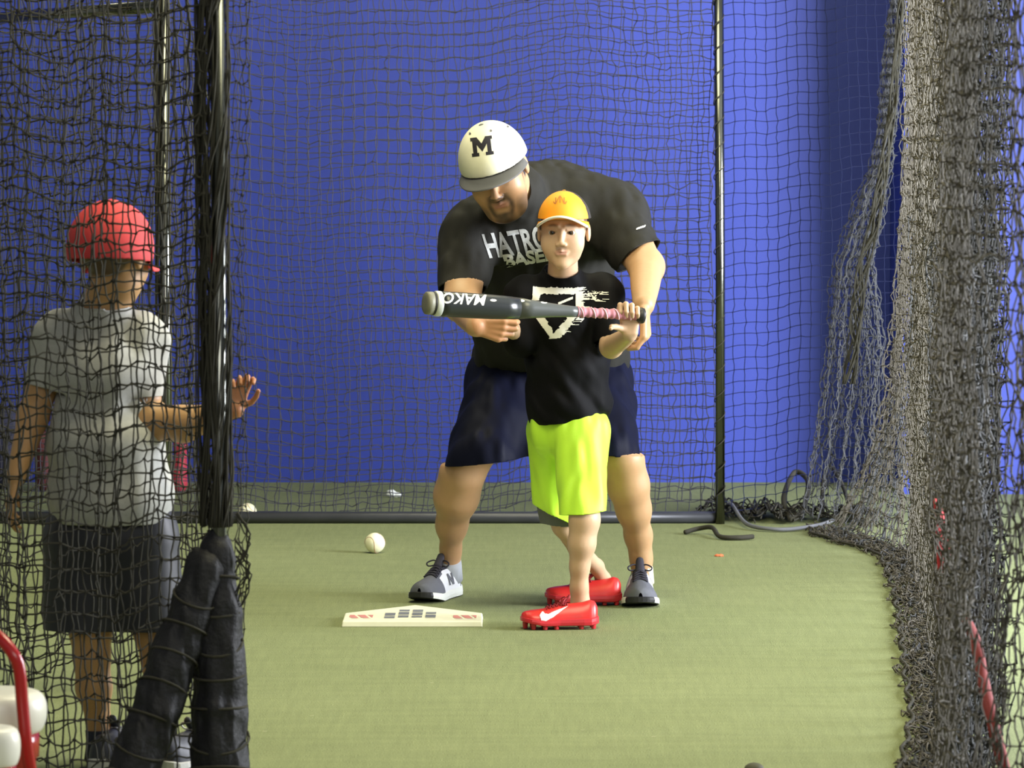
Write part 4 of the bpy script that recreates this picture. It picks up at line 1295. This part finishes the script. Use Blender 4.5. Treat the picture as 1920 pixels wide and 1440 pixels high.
# ================================================================== THE BOY BEHIND THE NET
def build_watcher():
    J = P
    t = thing('person', 'boy in red cap and grey T-shirt seen from behind through left net', 'person', (J(210, 1440, 9.3)[0], 9.3, 0))
    tone = (.46, .26, .11)
    px = 1/797.0
    s = Sdf()
    s.ell(J(205, 980, 9.28), (.125, .13, .10), .04)
    s.ell(J(200, 850, 9.28), (.118, .16, .09), .04)
    s.ell(J(192, 700, 9.28), (.118, .13, .09), .05)
    s.cone(J(118, 628, 9.28), J(262, 632, 9.28), .05, .05, .03)
    s.cone(J(190, 620, 9.28), J(200, 540, 9.25), .052, .047, .02)
    hc = J(211, 484, 9.24)
    L, M = head(s, hc, (.42, .88, -.10), (0, .08, 1), .94)
    a, b, c = J(105, 640, 9.27), J(62, 780, 9.25), J(30, 895, 9.18)
    s.cone(a, b, .042, .035, .02); s.cone(b, c, .036, .023, .02)
    hand(s, c, (-.22, -.1, -1), (1, .3, 0), -1, .135, [(15, 20, 15), (18, 22, 15), (20, 25, 18), (25, 28, 20)])
    a, b, c, w = J(275, 640, 9.28), J(264, 790, 9.24), J(345, 795, 9.22), J(440, 768, 9.2)
    s.cone(a, b, .044, .044, .02); s.cone(b, c, .047, .040, .02); s.cone(c, w, .040, .022, .02)
    hand(s, J(440, 768, 9.2), (.22, 0, 1), (.3, -.9, .3), 1, .118, [(35, 55, 40), (30, 60, 40), (38, 60, 40), (45, 60, 40)], spread=1.0)
    for pts in ([(160, 1050, 9.28, 52), (170, 1180, 9.28, 40), (172, 1230, 9.28, 34), (176, 1290, 9.28, 33), (184, 1350, 9.3, 22), (186, 1400, 9.3, 22)],
                [(255, 1050, 9.28, 52), (290, 1180, 9.28, 40), (300, 1240, 9.26, 34), (305, 1300, 9.26, 31), (308, 1360, 9.27, 20), (308, 1400, 9.27, 22)]):
        for p_, q_ in zip(pts[:-1], pts[1:]): s.cone(J(*p_[:3]), J(*q_[:3]), p_[3]*px, q_[3]*px, .015)
    h1 = J(455, 728, 9.2)
    V, Q = s.mesh(.0055, fine=[(hc-.16, hc+.16, .0032), (h1-.07, h1+.07, .0025)])
    cols = skin_cols(V, tone)
    q = local(V, hc, M, .94)
    cols = face_cols(cols, q, hair=(.09, .055, .025), hairline=.056, back=-.02)
    hd = ((V-h1)**2).sum(1) < .1**2
    cols[hd] = cols[hd]*np.array([.95, .7, .7])
    body = (V, Q, cols)
    M_sh = mat('heather_grey_cloth', (.40, .40, .38), rough=.85, var=.2, vscale=60, bump=.2, bscale=300)
    s = Sdf()
    s.ell(J(208, 930, 9.28), (.146, .15, .118), .05)
    s.ell(J(200, 830, 9.28), (.134, .16, .108), .05)
    s.ell(J(190, 700, 9.28), (.134, .14, .106), .06)
    s.cone(J(120, 630, 9.28), J(262, 632, 9.28), .062, .062, .035)
    s.cone(J(188, 625, 9.28), J(192, 585, 9.27), .08, .062, .03)
    s.cone(J(112, 640, 9.27), J(92, 730, 9.26), .058, .050, .025)
    s.cone(J(268, 640, 9.28), J(268, 745, 9.25), .058, .050, .025)
    def disp(p): return .008*vnoise(p, (14, 12, 5), 51)+.005*vnoise(p, (28, 22, 10), 52)
    V, Q = s.mesh(.0055, disp=disp)
    V, Q = clip(V, Q, CC := [(J(88, 725, 9.26), (-.2, 0, -1), .1), (J(280, 742, 9.25), (0, 0, -1), .072), (J(208, 975, 9.28), (0, 0, -1), 9), (J(196, 560, 9.25), None, (.07, .07, .03))])
    V = smoothv(V, Q, 1, .4); o = mk('t_shirt', V, Q, M_sh, t); solid(o, .0035, 1); body = (tuck(body[0], s, CC), body[1], body[2])
    s = Sdf()
    s.ell(J(208, 990, 9.28), (.142, .10, .115), .05)
    s.cone(J(160, 1020, 9.28), J(156, 1190, 9.28), .092, .086, .04)
    s.cone(J(258, 1020, 9.28), J(280, 1190, 9.28), .090, .082, .04)
    def disp2(p): return .007*vnoise(p, (18, 18, 5), 61)
    V, Q = s.mesh(.006, disp=disp2)
    V, Q = clip(V, Q, CC := [(J(208, 1178, 9.28), (0, 0, -1), 9), (J(208, 960, 9.28), (0, 0, 1), 9)])
    o = mk('shorts', V, Q, mat('black_shorts_cloth', (.016, .017, .026), rough=.55, var=.1), t); solid(o, .0035, 1)
    o = mk('body', tuck(body[0], s, CC), body[1], M_skin, t); paint(o, body[2])
    M_re = mat('red_cap_cloth', (.62, .045, .05), rough=.75, var=.1)
    cap(t, hc, M, .94, [M_re, M_re, M_re], curve=.02, L=.05, droop=.006, crown=(.102, .120, .116), cy=.022, cut=-.008)
    md = mat('dark_navy_sock', (.02, .022, .035), rough=.9)
    for (x, y0, Y) in ((186, 1368, 9.30), (308, 1352, 9.27)):
        V, f = tube([J(x-1, y0, Y), J(x, y0+25, Y), J(x, 1425, Y)], [.032, .031, .036], 16); mk('sock', V, f, md, t)
    ms = mat('dark_navy_shoe', (.03, .032, .05), rough=.5); mw = mat('pale_sole', (.5, .5, .5), rough=.5)
    mm = dict(upper=ms, dark=ms, sole=mw, outsole=M_black, lace=mw)
    shoe(t, np.array([J(186, 1440, 9.22)[0]-.0, 9.20, 0]), math.radians(75), .25, .09, mm, 'plain')
    shoe(t, np.array([J(306, 1440, 9.2)[0]-.0, 9.18, 0]), math.radians(55), .25, .09, mm, 'plain')
    return t

# ================================================================== BAT
def build_bat():
    a = P(797, 568, 11.55); b = P(1206, 592, 11.80)
    ax = b-a; L = np.linalg.norm(ax); ax = ax/L
    t = thing('baseball_bat', 'black and grey baseball bat held level by the boy, pink wrapped grip at the right', 'bat', tuple(a))
    Mb = mat('black_bat_shell', (.020, .023, .025), rough=.28, spec=.6)
    Mg = mat('grey_bat_taper', (.075, .082, .082), rough=.33)
    Ms = mat('silver_band', (.62, .64, .62), rough=.35, metal=.3)
    Me = mat('olive_end_cap', (.17, .165, .115), rough=.5)
    r = .0370
    def part(name, prof, m, par=t): 
        V, f = lathe([(s*L, q) for s, q in prof], a, ax, 40); return mk(name, V, f, m, par)
    part('end_cap', [(-.002, r*.50), (.0, r*.80), (.004, r*.90), (.030, r*.93)], Me)
    part('end_groove', [(.030, r*.93), (.040, r*.94)], M_black)
    part('end_ring', [(.040, r*.96), (.046, r*1.02), (.064, r*1.02), (.067, r)], Ms)
    sh = part('barrel', [(.066, r), (.10, r), (.22, r), (.30, r*.985), (.36, r*.94), (.42, r*.87)], Mb)
    ta = part('taper', [(.42, r*.87), (.48, r*.74), (.54, r*.63), (.60, r*.535), (.66, r*.46), (.70, r*.42)], Mg)
    part('knob', [(.955, .0125), (.968, .015), (.978, .021), (.990, .0245), (1.0, .023), (1.003, .016)], M_black)
    # wrapped grip: ridged
    prof = []
    for k, s_ in enumerate(np.linspace(.69, .965, 90)):
        prof.append((s_, .0145+.0012*math.sin(s_*L*2*math.pi/.019)+(.0 if s_ > .72 else .001)))
    gm = mat('pink_grip_tape', (.42, .16, .20), rough=.65, var=.15)
    gr = part('grip_tape', prof, gm)
    hp = []
    u = nrm(np.cross(ax, [0, 0, 1])); w = np.cross(ax, u)
    n = 400
    for k in range(n):
        s_ = (.69+.272*k/n)*L; an = 2*math.pi*s_/.019*.5
        hp.append(a+ax*s_+.0150*(math.cos(an)*u+math.sin(an)*w))
    V, f = tube(hp, .0022, 5); mk('grip_ridge', V, f, mat('pale_pink_tape', (.66, .42, .47), rough=.6), gr)
    B = bvh_of(sh)
    v, f = text2d('MAKO', .043, shear=.25, off=.0008, sx=1.1, step=.006)
    v = [(-x, -y) for x, y in v]                 # printed upside down towards the camera
    project('lettering', v, f, P(872, 560, 11.55), ax, (0, 0, 1), (0, 1, -.02), B, M_print, sh, off=.0008)
    B = bvh_of(ta)
    v, f = raster2d(lambda x, y: (x/.010)**2+(y/.0034)**2 < 1, -.012, .012, -.0044, .0044, .0011)
    for (x, y) in ((978, 573), (1022, 577)):
        project('small_mark', v, f, P(x, y, 11.3), ax, (0, 0, 1), (0, 1, 0), B, M_print, ta, off=.0008)
    B = bvh_of(sh)
    project('small_mark', v, f, P(924, 571, 11.3), ax, (0, 0, 1), (0, 1, 0), B, M_print, sh, off=.0008)
    return t

build_bat()
build_man()
build_boy()
build_watcher()

# ------------------------------------------------------------------ home plate
def home_plate():
    zt = .018
    w = .432
    fl = G(640, 1176); fr_ = G(905, 1176)
    u = nrm(fr_-fl); n = np.array([-u[1], u[0], 0]); mid = (fl+fr_)/2
    o = thing('home_plate', 'white rubber home plate with faded red and grey print lying on the turf', 'home plate', tuple(mid))
    hw = np.linalg.norm(fr_-fl)/2; k = hw/.216
    pts = [(-.216, 0), (.216, 0), (.216, .216), (0, .432), (-.216, .216)]
    pts = [(x*k, y*k) for x, y in pts]
    V = [mid+u*x+n*y for x, y in pts]+[mid+u*x*.985+n*(y*.985+.003)+np.array([0, 0, zt]) for x, y in pts]
    Fc = [(4, 3, 2, 1, 0), (5, 6, 7, 8, 9)]+[(i, (i+1) % 5, 5+(i+1) % 5, 5+i) for i in range(5)]
    b = mk('slab', V, Fc, mat('worn_white_rubber', (.80, .78, .58), rough=.6, var=.12, vscale=14), o, smooth=False)
    bevel(b, .003)
    mr = mat('faded_red_print', (.60, .22, .20), rough=.7, var=.3, vscale=60); mg = mat('faded_grey_print', (.16, .17, .19), rough=.7, var=.3, vscale=60)
    def flat(name, v, f, m, cx, cy, s=1.0):
        VV = [mid+u*(cx+x*s)+n*(cy+y)+np.array([0, 0, zt+.0008]) for x, y in v]
        mk(name, VV, f, m, b, smooth=False)
    v, f = raster2d(lambda x, y: (math.sin(x*190+y*40) > -.6) and (math.sin(y*70+1) > -.85), -.036, .036, -.05, .05, .004)
    flat('print_block', v, f, mr, -.160*k, .115)
    flat('print_block', v, f, mr, .160*k, .105)
    for i, cx in enumerate((-.072, -.030, .012, .054)):
        v, f = raster2d(lambda x, y: (math.sin(y*70+i) > -.8) and abs(x) < .015 and abs(y) < (.10 if i in (1, 2) else .08), -.016, .016, -.11, .11, .004)
        flat('print_block', v, f, mg, cx*k+.0, .155+(.04 if i in (1, 2) else .0))
home_plate()

# ------------------------------------------------------------------ baseballs and scraps
def baseball(px, py, Y, label, rot=0.3, cat='ball'):
    p = P(px, py, Y); r = .0368; c = np.array([p[0], Y, r])
    t = thing('baseball', label, 'baseball', (c[0], c[1], 0), 'baseballs left on the turf')
    V = []; Fc = []; nr, ns = 18, 28
    for i in range(nr+1):
        th = math.pi*i/nr
        for k in range(ns): V.append(c+r*np.array([math.sin(th)*math.cos(2*math.pi*k/ns), math.sin(th)*math.sin(2*math.pi*k/ns), math.cos(th)]))
    for i in range(nr):
        for k in range(ns):
            a = i*ns+k; b_ = i*ns+(k+1) % ns; Fc.append((a+ns, b_+ns, b_, a))
    mk('cover', V, Fc, M_ball, t)
    pts = []
    A_ = .44
    for q in np.linspace(0, 2*math.pi, 90):
        th = math.pi/2-(math.pi/2-A_)*math.cos(q); ph = q/2+A_*math.sin(2*q)+rot
        v = np.array([math.sin(th)*math.cos(ph), math.sin(th)*math.sin(ph), math.cos(th)])
        x = q
        # classic seam curve
        a_, b_ = .4, 1.0
        X = math.cos(x)*.75+math.cos(3*x)*.25; Yv = math.sin(x)*.75-math.sin(3*x)*.25; Z = .866*math.sin(2*x)
        v = nrm([X, Yv*math.cos(rot)-Z*math.sin(rot), Yv*math.sin(rot)+Z*math.cos(rot)])
        pts.append(c+v*r*1.001)
    V, f = tube(pts, .0009, 4); mk('seam', V, f, mat('seam_thread', (.45, .20, .14), rough=.8), t)
M_ball = mat('ball_leather', (.86, .83, .58), rough=.55, var=.06, vscale=60)
baseball(703, 1019, G(703, 1037)[1], 'white baseball alone on open turf left of the man\'s shoe', .5)
baseball(464, 957, G(464, 973)[1]-.12, 'white baseball half hidden by the screen post edge, near the floor pipe', 1.4)

s = Sdf(); q = G(737, 933)
s.ell((q[0]-.006, q[1], .018), (.022, .016, .016), .01); s.ell((q[0]+.022, q[1], .010), (.014, .012, .009), .01)
V, Q = s.mesh(.003, disp=lambda p: .004*vnoise(p, (120, 120, 120), 5))
o = mk('paper_scrap', V, Q, mat('white_paper', (.85, .88, .88), rough=.8), None, origin=(q[0], q[1], 0)); meta(o, 'small crumpled white paper scrap on the turf behind the back net', 'paper')
q = G(1348, 1043); s = Sdf(); s.ell((q[0], q[1], .003), (.016, .012, .005), .005)
V, Q = s.mesh(.0022, disp=lambda p: .003*vnoise(p, (150, 150, 150), 6))
o = mk('red_scrap', V, Q, mat('orange_red_scrap', (.75, .16, .06), rough=.8), None, origin=(q[0], q[1], 0)); meta(o, 'tiny orange-red scrap on the turf in front of the black strap', 'scrap')
q = G(1414, 1452); s = Sdf(); s.ell((q[0], q[1], .012), (.024, .024, .016), .005)
V, Q = s.mesh(.003)
o = mk('dark_rubber_piece', V, Q, mat('dark_olive_rubber', (.06, .06, .03), rough=.7), None, origin=(q[0], q[1], 0)); meta(o, 'small dark rounded object cut off by the bottom edge of the picture', 'object')

# dark and red bags by the far wall, seen through the left net
def bag(name, label, px0, px1, pyt, Y, m, m2):
    x0 = P(px0, 900, Y)[0]; x1 = P(px1, 900, Y)[0]; zt = P(px0, pyt, Y)[2]
    t = thing(name, label, 'bag', ((x0+x1)/2, Y, 0))
    w = (x1-x0)/2; s = Sdf()
    s.cone(((x0+x1)/2, Y, w*.95), ((x0+x1)/2, Y, zt-w*.8), w, w*.9, .02)
    V, Q = s.mesh(.006, disp=lambda p: .012*vnoise(p, (18, 18, 10), 8)); V[:, 2] = np.maximum(V[:, 2], 0)
    mk('body', V, Q, m, t)
    V, f = tube(catmull([((x0+x1)/2-w*.5, Y-.01, zt-.04), ((x0+x1)/2, Y-.02, zt+.05), ((x0+x1)/2+w*.5, Y-.01, zt-.04)], 8), .009, 6); mk('handle', V, f, m2, t)
bag('equipment_bag', 'upright red bag with dark handle by the far wall, seen between the two left posts', 325, 355, 822, 16.7, mat('red_nylon', (.50, .04, .07), rough=.6, var=.2), M_black)
bag('equipment_bag', 'dark maroon bag standing at the far wall behind the red-capped boy\'s left arm', 66, 102, 810, 16.7, mat('maroon_nylon', (.10, .02, .025), rough=.7, var=.2), M_black)
bag('equipment_bag', 'large dark blue bag at the far wall behind the left edge of the net', -30, 60, 770, 16.8, mat('dark_blue_nylon', (.02, .022, .06), rough=.7, var=.2), M_black)

# ------------------------------------------------------------------ red buckets with padded white lids, lower left
def bucket(cx, Y, r, zt, lid_h, name, label, handle, red, lidm):
    t = thing(name, label, 'bucket', (cx, Y, 0), 'red buckets with white lids')
    c = np.array([cx, Y, 0.])
    V, f = lathe([(0, r*.78), (.004, r*.80), (zt-lid_h-.05, r*.93), (zt-lid_h-.048, r*.99), (zt-lid_h-.02, r*1.0), (zt-lid_h+.005, r*1.0)], c, (0, 0, 1), 48)
    mk('pail', V, f, red, t, smooth=True)
    pr = [(zt-lid_h, r*.90), (zt-lid_h+.004, r*1.05), (zt-lid_h*.72, r*1.16), (zt-lid_h*.40, r*1.18), (zt-lid_h*.15, r*1.10), (zt-lid_h*.03, r*.9), (zt, r*.5), (zt+.001, r*.02)]
    V, f = lathe([tuple(x) for x in catmull(np.array(pr), 4)], c, (0, 0, 1), 48); mk('padded_lid', V, f, lidm, t)
    if handle is not None:
        V, f = tube(catmull(handle, 8), .0125, 10); mk('bail_handle', V, f, red, t)
M_red = mat('glossy_red_plastic', (.42, .012, .014), rough=.22, spec=.6)
M_lid = mat('white_vinyl', (.84, .82, .72), rough=.35)
Yb = 7.75
s_ = S(Yb); cx = P(0, 1340, Yb)[0]
zl = P(0, 1293, Yb)[2]
hb = [P(62, 1470, 7.62), P(50, 1400, 7.60), P(42, 1320, 7.60), P(36, 1255, 7.60), P(24, 1225, 7.60), P(2, 1198, 7.62), P(-22, 1180, 7.66)]
bucket(cx-.008, Yb, .085, zl, .085, 'bucket', 'red bucket with thick white lid and raised red handle at the lower left', hb, M_red, M_lid)
Yc = 7.40
bucket(P(-18, 1400, Yc)[0], Yc, .048, P(0, 1362, Yc)[2], .075, 'bucket', 'smaller white-lidded red bucket in front of the handled one, at the left edge', None, M_red, M_lid)
